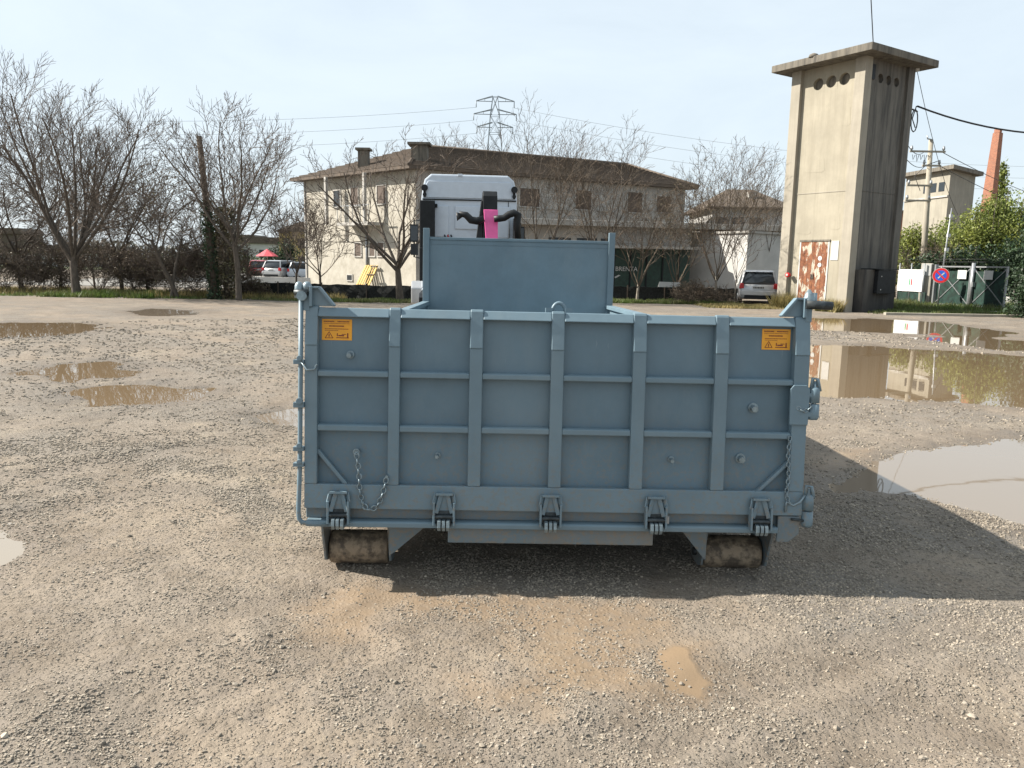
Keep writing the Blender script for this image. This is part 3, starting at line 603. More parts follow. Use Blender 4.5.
# rear sill, underframe, floor, walls (in the container's own frame)
c0 = cont
MB().box(-1.25, 1.19, -.030, .20, .337, .3925).build('rear_sill', M['paint_dirty'], c0, B)
MB().prism([(-.080, .306), (-.080, .330), (-.072, .337), (.04, .337), (.04, .306)], -1.24, 1.135, 'x').build('sill_lip', M['paint'], c0, B)
MB().prism([(1.137, .392), (1.25, .392), (1.25, .30), (1.20, .255), (1.137, .255)], -.062, -.045, 'y').build('corner_gusset', M['paint_dirty'], c0, B)
MB().box(-.535, .508, -.05, -.035, .222, .305).build('rear_beam', M['paint_dirty'], c0, B)
MB().box(.535, .580, -.072, -.060, .345, .385).build('plate_tab', M['galv'], tg if False else c0, .002)
MB().box(-1.24, 1.24, .045, 6.42, .300, .3365).build('floor', M['paint'], c0); MB().box(-1.24, 1.24, .075, .10, .393, .43).build('light_block_lip', M['paint'], c0); MB().box(-1.22, 1.22, .47, .49, .15, .2995).build('light_block_plate', M['paint_dirty'], c0)  # lip and cross plate added to block light slits under the tailgate
for x in (-.53, .47): MB().box(x, x + .06, .85, 6.45, .11, .299).build('longitudinal_beam', M['paint_dirty'], c0)
for k in range(9): MB().box(-1.22, 1.22, .5 + k * .7, .56 + k * .7, .235, .2995).build('cross_member', M['paint_dirty'], c0)
for s in (-1, 1):
    x0, x1 = sorted((s * 1.205, s * 1.225)); MB().prism([(-.008, .300), (6.40, .300), (6.40, 1.175), (.052, 1.175)], x0, x1, 'x').build('side_wall', M['paint'], c0); MB().prism([(-.008, .43), (.025, .43), (.095, 1.39), (.068, 1.39)], x0 - .02, x1 + .02, 'x').build('seal_strip', M['paint'], c0)
    x0, x1 = sorted((s * 1.16, s * 1.25)); MB().box(x0, x1, .075, 6.40, 1.176, 1.223).build('side_rail', M['paint'], c0, .004)
    for k in range(9):
        x0, x1 = sorted((s * 1.226, s * 1.248)); MB().box(x0, x1, .30 + k * .7, .38 + k * .7, .30, 1.175).build('side_rib', M['paint'], c0)
# front bulkhead with its two posts
MB().box(-1.17, 1.17, 6.40, 6.42, .30, 2.02).build('bulkhead', M['paint'], c0)
MB().box(-1.17, 1.17, 6.385, 6.43, 2.02, 2.056).build('bulkhead_rail', M['paint'], c0, .004)
MB().box(-1.17, 1.17, 6.394, 6.40, 1.965, 1.975).build('weld_seam', M['paint'], c0)
for s in (-1, 1):
    x0, x1 = sorted((s * 1.17, s * 1.25)); MB().box(x0, x1, 6.36, 6.44, .30, 2.165).build('bulkhead_post', M['paint'], c0, .004)
m = MB(); m.bar((-.5, 6.6, .25), (-.12, 6.75, 1.45), .08); m.bar((.5, 6.6, .25), (.12, 6.75, 1.45), .08); m.tube([(-.25, 6.78, 1.5), (.25, 6.78, 1.5)], .025, 12); m.bar((-.15, 6.42, 1.45), (-.15, 6.8, 1.48), .06); m.bar((.15, 6.42, 1.45), (.15, 6.8, 1.48), .06)
m.build('hook_frame', M['paint'], c0)
for s in (-1, 1):
    a, b = (-1.175, -.865) if s < 0 else (.835, 1.150)
    ro = MB().tube([(a, .24, .093), (a + .012, .24, .093), (b - .012, .24, .093), (b, .24, .093)], [.087, .090, .090, .087], 40).build('roller', M['roller'], c0)
    MB().tube([(a - .04, .24, .093), (b + .04, .24, .093)], .022, 12).build('axle', M['steel_dark'], ro)
    for x in (a - .022, b + .010):
        MB().prism([(.05, .299), (.45, .299), (.34, .05), (.28, .03), (.20, .03), (.14, .05)], x, x + .012, 'x').build('roller_bracket', M['paint_dirty'], c0, .002)
    i0, i1 = (b + .022, b + .24) if s < 0 else (a - .022, a - .18)
    MB().prism([(i0, .299), (i1, .299), (i0 + (i1 - i0) * .12, .13), (i0, .11)], .05, .062, 'y').build('roller_gusset', M['paint_dirty'], c0, .002)

# ------------------------------------------------------------------ vehicles
def wheel(parent, x, y, r, w, side, rim_m):
    t = MB().tube([(x - w / 2, y, r), (x - w / 2 + .02, y, r), (x + w / 2 - .02, y, r), (x + w / 2, y, r)], [r * .93, r, r, r * .93], 28)
    wl = t.build('wheel', M['tyre'], parent); xo = x + side * (w / 2 + .004)
    m = MB().tube([(xo - .01 * side, y, r), (xo + .012 * side, y, r)], [r * .62, r * .58], 20)
    for k in range(5):
        a = k * 1.2566; m.bar((xo + .014 * side, y, r), (xo + .014 * side, y + r * .56 * math.cos(a), r + r * .56 * math.sin(a)), .03, .05, (1, 0, 0))
    m.build('rim', rim_m, wl); return wl
def loft(sec, mtl, name, parent, smooth=True, close=True):
    n = len(sec[0]); V = [p for s in sec for p in s]; F = []
    for i in range(len(sec) - 1):
        for k in range(n): F.append((i * n + k, i * n + (k + 1) % n, (i + 1) * n + (k + 1) % n, (i + 1) * n + k))
    F += [tuple(range(n)), tuple(range((len(sec) - 1) * n, len(sec) * n))]
    m = MB().add(V, F, False); m.sm = [smooth] * (len(F) - 2) + [False, False]; o = m.build(name, mtl, parent)
    return o
def car(name, loc, rz, paint, label, lenx=3.9, wid=1.70, hgt=1.45, hatch=True, group=None, plate=True):
    """y = forward; the tail faces -y"""
    t = empty(name, loc, rz); tag(t, label, 'car', group)
    hw = wid / 2; Lh = lenx / 2; k = hgt / 1.45
    def ring(y, w, zb, zt, r=.09):
        return [(-w + r * .5, y, zb), (w - r * .5, y, zb), (w, y, zb + r), (w * 1.0, y, zb + (zt - zb) * .55), (w * .97, y, zt - r), (w * .90, y, zt), (-w * .90, y, zt), (-w * .97, y, zt - r), (-w, y, zb + (zt - zb) * .55), (-w, y, zb + r)]
    bl = .90 * k
    sec = [ring(-Lh, hw * .86, .34, .62 * k), ring(-Lh + .05, hw * .95, .26, .80 * k), ring(-Lh + .16, hw, .22, bl), ring(-Lh + .6, hw, .20, bl + .02), ring(0, hw, .19, bl), ring(Lh - 1.15, hw, .19, bl - .03), ring(Lh - .5, hw * .98, .20, .82 * k), ring(Lh - .12, hw * .9, .24, .70 * k), ring(Lh, hw * .78, .30, .56 * k)]
    body = loft(sec, paint, 'body', t)
    def gr(y, w, wt, zb, zt): return [(-w, y, zb), (w, y, zb), (wt + .02, y, zt - .05), (wt - .05, y, zt), (-wt + .05, y, zt), (-wt - .02, y, zt - .05)]
    rear = -Lh + (.20 if hatch else .75)
    loft([gr(rear - .10, hw * .90, hw * .84, bl - .10, bl + .02), gr(rear + .18, hw * .92, hw * .74, bl - .03, hgt - .10), gr(rear + .45, hw * .93, hw * .75, bl - .03, hgt - .03), gr(-.1, hw * .93, hw * .76, bl - .03, hgt - .012), gr(.45, hw * .93, hw * .72, bl - .05, hgt - .08), gr(Lh - .95, hw * .88, hw * .82, bl - .14, bl - .02)], M['glass'], 'windows', t)
    m = MB()
    m.prism([(rear + .14, hgt - .075), (rear + .45, hgt), (-.1, hgt + .015), (.42, hgt - .05), (.42, hgt - .075), (-.1, hgt - .012), (rear + .45, hgt - .03)], -hw * .70, hw * .70, 'x')
    for s in (-1, 1):
        m.bar((s * hw * .90, rear - .08, bl - .02), (s * hw * .745, rear + .17, hgt - .08), .10, .05); m.bar((s * hw * .74, rear + .15, hgt - .07), (s * hw * .75, -.1, hgt - .02), .08, .05); m.bar((s * hw * .75, -.1, hgt - .02), (s * hw * .71, .45, hgt - .07), .08, .05)
        m.bar((s * hw * .71, .45, hgt - .07), (s * hw * .85, Lh - .92, bl - .03), .07, .04); m.bar((s * hw * .925, -.05, bl - .03), (s * hw * .765, -.05, hgt - .04), .07, .03)
    m.build('roof', paint, t, .01)
    for s in (-1, 1):
        MB().prism([(s * hw * .99, .66 * k), (s * hw * .74, .68 * k), (s * hw * .76, .86 * k), (s * hw * .80, .90 * k), (s * hw * .93, .89 * k)], -Lh - .012, -Lh + .16, 'y').build('tail_light', M['redlamp'], t, .01)
        MB().prism([(s * hw * .90, .56 * k), (s * hw * .50, .56 * k), (s * hw * .52, .68 * k), (s * hw * .86, .70 * k)], Lh - .18, Lh - .02, 'y').build('headlight', M['glass'], t, .01)
        m = MB().box(min(s * hw * .97, s * (hw + .16)), max(s * hw * .97, s * (hw + .16)), Lh - 1.25, Lh - 1.16, bl - .05, bl + .09); m.build('door_mirror', paint, t, .02)
        for y in (-Lh + .72, Lh - .78): wheel(t, s * (hw - .10), y, .30, .19, s, M['galv'])
    MB().box(-.26, .26, -Lh - .018, -Lh - .004, .66 * k, .77 * k).build('number_plate', M['letter'], t)
    m = MB(); [m.box(-.22 + q * .065, -.18 + q * .065, -Lh - .021, -Lh - .018, .68 * k, .75 * k) for q in range(7)]; m.build('plate_characters', M['black'], t)
    MB().prism([(-hw * .93, .40), (hw * .93, .40), (hw * .95, .58 * k), (-hw * .95, .58 * k)], -Lh - .05, -Lh + .1, 'y').build('bumper', paint, t, .02)
    MB().box(-hw * .7, hw * .7, -Lh - .03, -Lh + .08, .24, .395).build('bumper_skirt', M['black'], t, .01)
    if hatch: MB().bar((0, rear - .13, bl + .03), (.38, rear - .03, bl + .10), .02).build('wiper', M['black'], t)
    return t
p = gx(755, 36.2); car('parked_car', p, R(-14), M['silver'], 'silver hatchback parked with its tail to the yard beside the tower', 3.85, 1.68, 1.50)
p = gx(259, 66); car('parked_car', p, R(20), M['redcar'], 'dark red car in the far car park, leftmost of the three cars', 4.1, 1.72, 1.50, group='cars in the far car park')
p = gx(285, 64); car('parked_car', p, R(-14), M['silver'], 'grey silver estate car between the red and the white car in the far car park', 4.2, 1.74, 1.52, group='cars in the far car park')
p = gx(311, 64); car('parked_car', p, R(-62), M['white'], 'white car beside the cream house wall in the far car park', 4.1, 1.72, 1.42, group='cars in the far car park')

# the lorry behind the container
TX = at(469, 262, 19.8).x
tr = empty('hooklift_truck', (TX, 19.8, 0), R(5)); tag(tr, 'white hook-lift lorry seen from behind, its cab rising above the container bulkhead', 'truck')
cw = 1.20
cab = MB(); cab.prism([(-cw, .95), (cw, .95), (cw, 3.20), (cw * .975, 3.45), (cw * .93, 3.66), (cw * .80, 3.79), (-cw * .80, 3.79), (-cw * .93, 3.66), (-cw * .975, 3.45), (-cw, 3.20)], 0, 2.2, 'y')
cab = cab.build('cab', M['white'], tr, .04)
MB().box(-cw * .98, cw * .98, -.030, .0, 3.155, 3.185).build('roof_seam', M['black'], cab)
for x0, x1, z0, z1 in ((-.90, -.52, 2.25, 3.02), (-.36, .44, 2.45, 3.02), (.62, 1.02, 2.25, 3.02)):
    MB().box(x0, x1, -.035, -.001, z0, z1).build('rear_panel', M['white'], cab, .015)
MB().prism([(-cw * .95, 3.21), (cw * .95, 3.21), (cw * .93, 3.48), (cw * .86, 3.62), (-cw * .86, 3.62), (-cw * .93, 3.48)], -.03, -.001, 'y').build('roof_panel', M['white'], cab, .02)
MB().box(-.30, -.18, -.05, -.03, 3.74, 3.80).build('roof_marker', M['white'], cab, .01)
for s in (-1, 1):
    m = MB().tube([(s * 1.12, -.02, 3.44), (s * 1.12, -.10, 3.44)], [.06, .085], 14); m.tube([(s * 1.12, -.02, 3.28), (s * 1.12, -.08, 3.28)], .05, 12); m.box(s * 1.12 - .03, s * 1.12 + .03, -.06, 0, 3.22, 3.50)
    m.build('work_lamp', M['black'], cab, .003)
MB().box(-1.235, -.86, -.34, -.05, 1.95, 3.12).build('air_intake', M['black'], tr, .02)
MB().box(-1.24, -1.02, -.40, -.05, 1.15, 1.97).build('intake_duct', M['black'], tr, .02)
MB().box(-.86, -.80, -.2, -.05, 2.96, 3.05).build('hose_coupling', M['black'], tr, .01)
MB().box(1.10, 1.26, -.5, -.05, 1.3, 2.75).build('exhaust_stack', M['black'], tr, .03)
for s in (-1, 1):
    m = MB().box(min(s * 1.34, s * 1.56), max(s * 1.34, s * 1.56), 1.55, 1.70, 2.15, 2.62); m.box(min(s * 1.34, s * 1.54), max(s * 1.34, s * 1.54), 1.55, 1.70, 1.80, 2.10); m.tube([(s * 1.2, 1.7, 2.75), (s * 1.45, 1.65, 2.72), (s * 1.45, 1.65, 1.75), (s * 1.2, 1.7, 1.7)], .025, 8)
    mr_ = m.build('wing_mirror', M['black'], tr, .02); MB().box(min(s * 1.36, s * 1.54), max(s * 1.36, s * 1.54), 1.535, 1.55, 2.19, 2.58).build('mirror_glass', M['glass'], mr_)
    for y in (.95, -3.4, -4.75): wheel(tr, s * (1.12 if y > 0 else .90), y, .50, .34, s, M['galv'])
    MB().prism([(.35, .55), (.35, .95), (.55, 1.12), (1.35, 1.12), (1.55, .95), (1.55, .55), (1.5, .55), (1.48, .9), (1.32, 1.05), (.58, 1.05), (.42, .9), (.42, .55)], *sorted((s * .88, s * 1.48)), 'x').build('mudguard', M['silver'], tr, .05)
    MB().prism([(-5.4, .75), (-5.4, .97), (-5.2, 1.04), (-2.9, 1.04), (-2.8, .9), (-2.86, .9), (-2.95, 1.0), (-5.18, 1.0), (-5.34, .93), (-5.34, .75)], *sorted((s * .72, s * 1.08)), 'x').build('mudguard', M['black'], tr)
    MB().box(*sorted((s * .36, s * .46)), -6.0, 2.0, .80, 1.05).build('chassis_rail', M['black'], tr)
MB().box(-1.2, 1.2, .1, 2.15, .62, .95).build('cab_step_panel', M['white'], tr, .03)
MB().box(-1.1, 1.1, -5.9, -5.85, .50, .62).build('rear_bumper', M['black'], tr, .01)
for x in (-.98, .98): MB().box(x - .008, x + .008, -.012, -.0005, 1.0, 3.15).build('panel_seam', M['steel_dark'], cab)
MB().box(-cw * .9, cw * .9, -.012, -.0005, 2.12, 2.135).build('panel_seam', M['steel_dark'], cab)
for k, (x, mm) in enumerate(((-.62, 'black'), (-.54, 'redlamp'), (-.46, 'black'))):
    MB().tube([(x, -.02, 2.30), (x + .05, -.18, 2.05), (x + .16, -.28, 1.75), (x + .22, -.40, 1.45)], .022, 8).build('air_hose', M[mm], tr)
MB().tube([(.98, -.03, 2.2), (1.0, -.09, 2.25), (1.0, -.09, 2.75), (.98, -.03, 2.8)], .018, 8).build('grab_handle', M['galv'], cab)
# hook arm standing up behind the cab
ax = at(490.5, 215, 17.6).x - TX - math.sin(R(5)) * 2.3
hk = MB(); hk.prism([(-2.50, 1.05), (-2.12, 1.05), (-1.75, 3.02), (-1.80, 3.14), (-2.10, 3.22), (-2.22, 3.10)], ax - .17, ax + .16, 'x'); hk = hk.build('hook_arm', M['black'], tr, .02)
yf = lambda z, o=0: -2.50 + (z - 1.05) / 1.75 * .278 - o
MB().add([(ax + a, yf(z, o), z) for o in (.001, .06) for a, z in ((-.02, 1.05), (.17, 1.05), (.17, 2.80), (-.15, 2.80))], [(0, 1, 2, 3), (4, 5, 6, 7), (0, 1, 5, 4), (1, 2, 6, 5), (2, 3, 7, 6), (3, 0, 4, 7)]).build('arm_face', M['pink'], hk, .01)
MB().add([(ax + a, yf(z, o), z) for o in (-.20, .03) for a, z in ((-.46, 1.05), (-.175, 1.05), (-.175, 3.0), (-.20, 3.0))], [(0, 1, 2, 3), (4, 5, 6, 7), (0, 1, 5, 4), (1, 2, 6, 5), (2, 3, 7, 6), (3, 0, 4, 7)]).build('arm_side_plate', M['black'], hk, .01)
MB().prism([(-2.42, 1.6), (-2.20, 1.6), (-2.10, 2.62), (-2.22, 2.80)], ax - .20, ax - .192, 'x').build('arm_side', M['pink'], hk)
m = MB(); 
for s in (-1, 1): m.bar((ax + .02, -2.52 + .16, 2.06 + .12), (ax + .02 + s * .06, -2.54 + .10, 1.98), .03, .015, (0, 1, 0))
m.build('chevron', M['ink'], hk)
def zt(px, py, Y=17.4): q = Matrix.Rotation(-R(5), 3, 'Z') @ (at(px, py, Y) - Vector((TX, 19.8, 0))); return (q.x, q.y, q.z)
MB().tube([zt(459, 213), zt(458, 219), zt(461, 214), zt(466, 215), zt(471, 220), zt(477, 221), zt(484, 218.5)], [.07, .05, .075, .075, .085, .085, .07], 12).build('hydraulic_arm', M['black'], tr)
MB().tube([zt(494, 219), zt(500, 218.5), zt(504, 218), zt(509, 214.5), zt(514, 213), zt(518, 215), zt(517, 224), zt(518, 240)], [.075, .075, .075, .08, .085, .09, .075, .075], 12).build('hydraulic_arm', M['black'], tr)

# ------------------------------------------------------------------ trees
def segs_mesh(S, n):
    """S: array (k,8) p0 p1 r0 r1 -> prism tubes"""
    S = np.array(S); p0, p1, r0, r1 = S[:, :3], S[:, 3:6], S[:, 6], S[:, 7]; d = p1 - p0; d /= np.linalg.norm(d, axis=1)[:, None] + 1e-9
    ref = np.where(np.abs(d[:, 2:3]) < .9, np.array([[0, 0, 1.]]), np.array([[1., 0, 0]])); u = np.cross(d, ref); u /= np.linalg.norm(u, axis=1)[:, None]; w = np.cross(d, u)
    a = np.arange(n) * 2 * math.pi / n; ca, sa = np.cos(a), np.sin(a); o = u[:, None, :] * ca[None, :, None] + w[:, None, :] * sa[None, :, None]
    V = np.concatenate([p0[:, None] + o * r0[:, None, None], p1[:, None] + o * r1[:, None, None]], 1).reshape(-1, 3)
    k = np.arange(n); f = np.stack([k, (k + 1) % n, n + (k + 1) % n, n + k], -1); F = (f[None] + (np.arange(len(S)) * 2 * n)[:, None, None]).reshape(-1, 4)
    return V, F
def leaves(rg, C, size, flat=.0):
    k = len(C); a = rg.normal(size=(k, 3)); a /= np.linalg.norm(a, axis=1)[:, None]; b = np.cross(a, rg.normal(size=(k, 3))); b /= np.linalg.norm(b, axis=1)[:, None]
    s = size * rg.uniform(.6, 1.3, k)[:, None]
    V = np.stack([C - a * s, C + b * s * .5, C + a * s, C - b * s * .5], 1).reshape(-1, 3); F = np.arange(4 * k).reshape(-1, 4)
    v = np.repeat(rg.random(k), 4); return V, F, v
def grow_tree(seed, H, trunk_h, spread, r0, limbs=7, subs=(8, 7, 4), up=.35, lean=(0, 0), stems=1, twig=.010, wob=.10, tshoots=1.0):
    rd = random.Random(seed); big = []; small = []; tips = []
    def branch(p, d, ln, r, lev, nch):
        nseg = {0: 6, 1: 7, 2: 5, 3: 3, 4: 2}[lev]; pts = [p.copy()]; rs = [r]; dd = d.copy()
        tap = {0: .62, 1: .30, 2: .30, 3: .4, 4: .5}[lev]
        for i in range(nseg):
            w = wob * (1 if lev else .35)
            dd = (dd + Vector((rd.gauss(0, w), rd.gauss(0, w), rd.gauss(0, w * .7))) + Vector((0, 0, up * (.10 if lev == 0 else .22)))).normalized()
            p = p + dd * (ln / nseg); pts.append(p.copy()); rs.append(max(twig * .45, r * (1 - (1 - tap) * (i + 1) / nseg)))
        tgt = big if r > .035 else small
        for i in range(nseg): tgt.append((*pts[i], *pts[i + 1], rs[i], rs[i + 1]))
        if lev >= 4 or lev - 1 >= len(subs):
            tips.append(tuple(pts[-1])); return
        if lev == 0: cnt = limbs; lo = .72
        else: cnt = subs[lev - 1]; lo = .22
        for k in range(cnt):
            t = lo + (1 - lo) * (k + rd.random() * .8) / cnt; t = min(t, .99); q = t * nseg; i = int(q); fr = q - i
            bp = pts[i].lerp(pts[i + 1], fr); bd = (pts[i + 1] - pts[i]).normalized(); br = rs[i] + (rs[i + 1] - rs[i]) * fr
            az = k * 2.399 + rd.uniform(-.5, .5); side = bd.orthogonal().normalized(); side = Quaternion(bd, az) @ side
            ang = {0: spread, 1: .75, 2: .7, 3: .6}[lev] * rd.uniform(.65, 1.2)
            nd = (bd * math.cos(ang) + side * math.sin(ang)).normalized()
            if lev == 0: nl = (H - trunk_h) * rd.uniform(.78, 1.05) * (1.0 if ang < .6 else .92)
            else: nl = ln * rd.uniform(.38, .60) * (1.15 - .55 * t)
            branch(bp, nd, nl, max(twig, br * ({0: .58, 1: .5, 2: .5, 3: .6}[lev])), lev + 1, 0)
        if lev in (1, 2): tips.append(tuple(pts[-1]))
    for s in range(stems):
        d = Vector((lean[0] + (rd.gauss(0, .22) if stems > 1 else 0), lean[1] + (rd.gauss(0, .22) if stems > 1 else 0), 1)).normalized()
        branch(Vector((rd.gauss(0, .12) if stems > 1 else 0, rd.gauss(0, .12) if stems > 1 else 0, -.08)), d, trunk_h, r0 * (1 if stems == 1 else rd.uniform(.6, 1)), 0, 0)
    return big, small, tips
def tree(name, loc, label, cat='tree', group=None, bark='bark', twm='twig', leaf=None, nleaf=0, lsize=.05, rz=0, **k):
    t = empty(name, loc, rz); tag(t, label, cat, group); big, small, tips = grow_tree(**k)
    A_ = np.array(small); sc_ = k['H'] / np.percentile(A_[:, 5], 99.7); big = [[v * sc_ if q < 6 else v for q, v in enumerate(b)] for b in big]; small = [[v * sc_ if q < 6 else v for q, v in enumerate(b)] for b in small]
    if big: V, F = segs_mesh(big, 8); mesh_np('trunk', V, F, M[bark], t, smooth=True)
    V, F = segs_mesh(small, 3); mesh_np('crown', V, F, M[twm], t)
    if leaf:
        rg = np.random.default_rng(k['seed']); S = np.array(small); idx = rg.integers(0, len(S), nleaf); C = S[idx, :3] + (S[idx, 3:6] - S[idx, :3]) * rg.random((nleaf, 1)) + rg.normal(0, .04, (nleaf, 3))
        V, F, v = leaves(rg, C, lsize); mesh_np('foliage', V, F, M[leaf], t, col=dict(v=v))
    return t
# left: the big spreading tree, and the others along the yard's edge
tree('bare_tree', gx(77, 31), 'largest bare tree, wide vase-shaped crown, standing at the far left by the grass verge', seed=11, H=9.4, trunk_h=1.9, spread=.60, r0=.19, limbs=11, subs=(11, 9, 4), up=.42, twm='twig', twig=.009)
tree('bare_tree', gx(22, 34), 'slender bare tree behind the largest one at the left picture edge', seed=12, H=6.5, trunk_h=1.8, spread=.7, r0=.11, limbs=6, subs=(7, 6, 3), up=.3)
tree('bare_tree', gx(122, 35), 'ivy-footed bare tree just right of the largest one', seed=13, H=6.2, trunk_h=2.0, spread=.55, r0=.10, limbs=6, subs=(7, 6, 3), up=.35, leaf='leaf_thin', nleaf=700, lsize=.06)
tree('bare_tree', gx(178, 31), 'crooked two-stemmed bare tree leaning left beside the bare wooden pole', seed=14, H=5.6, trunk_h=2.3, spread=.8, r0=.10, limbs=5, subs=(6, 6, 3), up=.12, lean=(-.18, 0), stems=2, wob=.2)
tree('bare_tree', gx(239, 30), 'straight bare tree with a round crown right of the wooden pole', seed=15, H=7.5, trunk_h=2.7, spread=.76, r0=.135, limbs=9, subs=(9, 8, 4), up=.34, twig=.009)
tree('bare_tree', gx(321, 33), 'small thin bare tree in front of the left end of the cream house', seed=16, H=4.8, trunk_h=1.2, spread=.75, r0=.07, limbs=7, subs=(7, 5, 3), up=.25, rz=1.2)
tree('bare_tree', gx(400, 31.5), 'bare tree with dark trunk and low-set limbs just left of the lorry', seed=17, H=6.6, trunk_h=1.5, spread=.78, r0=.17, limbs=8, subs=(8, 6, 3), up=.22, rz=.6)
tree('bare_tree', gx(538, 33), 'tall bare tree directly right of the lorry cab', twig=.0072, seed=18, H=8.4, trunk_h=1.8, spread=.42, r0=.095, limbs=7, subs=(9, 6, 3), up=.45, twm='twigbuds')
tree('bare_tree', gx(598, 35), 'bare tree behind the right corner of the bulkhead', twig=.0072, seed=19, H=8.0, trunk_h=1.8, spread=.46, r0=.09, limbs=7, subs=(8, 6, 3), up=.42, twm='twigbuds')
tree('bare_tree', gx(637, 34), 'pale-barked forked tree in front of the dark green shopfront', twig=.0072, seed=20, H=5.4, trunk_h=.9, spread=.5, r0=.075, limbs=7, subs=(8, 6, 3), up=.28, bark='barklight', twm='twigbuds')
tree('bare_tree', gx(674, 37), 'thin budding tree between the green shopfront and the white wall', twig=.0072, seed=24, H=5.6, trunk_h=1.1, spread=.5, r0=.06, limbs=7, subs=(8, 6, 3), up=.25, twm='twigbuds', leaf='bud', nleaf=900, lsize=.03)
tree('bare_tree', gx(715, 34.5), 'budding bare tree in front of the sunlit white wall', twig=.0072, seed=21, H=7.0, trunk_h=1.3, spread=.55, r0=.07, limbs=9, subs=(9, 7, 3), up=.34, bark='barklight', twm='twigbuds', leaf='bud', nleaf=1200, lsize=.028)
tree('bare_tree', gx(734, 34.2), 'young bare sapling close to the right of the budding tree', seed=26, H=4.0, trunk_h=1.4, spread=.4, r0=.04, limbs=5, subs=(6, 5), up=.3, bark='barklight')
tree('bare_tree', gx(765, 42), 'bare tree rising behind the silver hatchback', twig=.0072, seed=22, H=7.6, trunk_h=1.6, spread=.5, r0=.08, limbs=8, subs=(8, 6, 3), up=.36, twm='twigbuds')
# trees beyond the big house whose tops show above its roof
for i, (px, Y, H, lab) in enumerate(((437, 66, 12.2, 'bare treetop above the house roof, left of the pylon'), (468, 68, 12.2, 'bare treetop above the house roof, just under the pylon'), (352, 64, 9.6, 'bare treetop beside the left chimney of the house'), (566, 72, 11.2, 'bare treetop over the middle of the house roof'))):
    tree('bare_tree', gx(px, Y), lab, seed=40 + i, H=H, trunk_h=3, spread=.5, r0=.2, limbs=10, subs=(10, 7, 3), up=.42, twig=.014, group='treetops behind the house')
for i, (px, Y, H) in enumerate(((296, 36, 4.6), (148, 36, 5.4), (210, 37, 5.8), (62, 37, 5.0), (-20, 33, 6.2), (95, 38, 5.6))):
    tree('bare_tree', gx(px, Y), ['thin bare sapling left of the small tree by the cream house', 'thin bare tree in the thicket behind the largest tree, to its right', 'bare tree directly behind the wooden pole', 'thin bare tree behind the largest trunk, on its left', 'bare tree cut by the left picture edge', 'thin bare tree deep in the left thicket between the trunks'][i], seed=60 + i, H=H, trunk_h=1.3, spread=.6, r0=.06, limbs=7, subs=(7, 6, 3), up=.3, twig=.012)
# thicket shrubs
shr = [(-25, 33), (8, 33.5), (38, 32.8), (62, 34), (100, 33.2), (132, 32.8), (150, 34), (168, 33), (196, 32.5), (224, 33), (256, 33), (284, 33.5)]
places = ['at the left picture edge', 'right of the one at the left picture edge', 'left of the largest tree', 'close behind the trunk of the largest tree', 'close right of the trunk of the largest tree', 'above the grassy patch', 'right of the grassy patch', 'under the crooked tree', 'at the foot of the wooden pole', 'between the wooden pole and the straight tree', 'right of the straight tree', 'left of the small tree by the cream house']
for i, (px, Y) in enumerate(shr):
    t = tree('bramble_shrub', gx(px, Y), 'tangled brown bramble shrub ' + places[i], 'shrub', 'bramble shrubs of the left thicket', seed=80 + i, H=(2.6, 2.3, 2.0, 3.0, 2.6, 1.9, 2.2, 2.6, 3.0, 2.6, .8, .6)[i], trunk_h=.35 if i < 10 else .12, spread=.7, r0=.03, limbs=4, subs=(7, 5, 3), up=.14, stems=6, wob=.2, twig=.010, leaf='leaf_thin', nleaf=900, lsize=.042)
# fallen branches piled by the fence
tree('brush_pile', gx(692, 34), 'heap of dead grey branches lying against the dark fence', 'branches', seed=120, H=1.1, trunk_h=.25, spread=1.15, r0=.03, limbs=5, subs=(7, 5), up=-.05, stems=9, wob=.2, twm='twigbuds', bark='barklight')
tree('brush_pile', gx(722, 34), 'smaller heap of dead branches between the sapling and the silver car', 'branches', seed=121, H=.9, trunk_h=.25, spread=1.15, r0=.03, limbs=5, subs=(6, 4), up=-.05, stems=7, wob=.2, twm='twigbuds', bark='barklight')
tree('bare_shrub', gx(935, 41), 'leafless grey shrub in front of the bamboo behind the gate', 'shrub', seed=122, H=3.6, trunk_h=.5, spread=.75, r0=.04, limbs=6, subs=(7, 5), up=.1, stems=4, bark='barklight', twm='twigbuds')

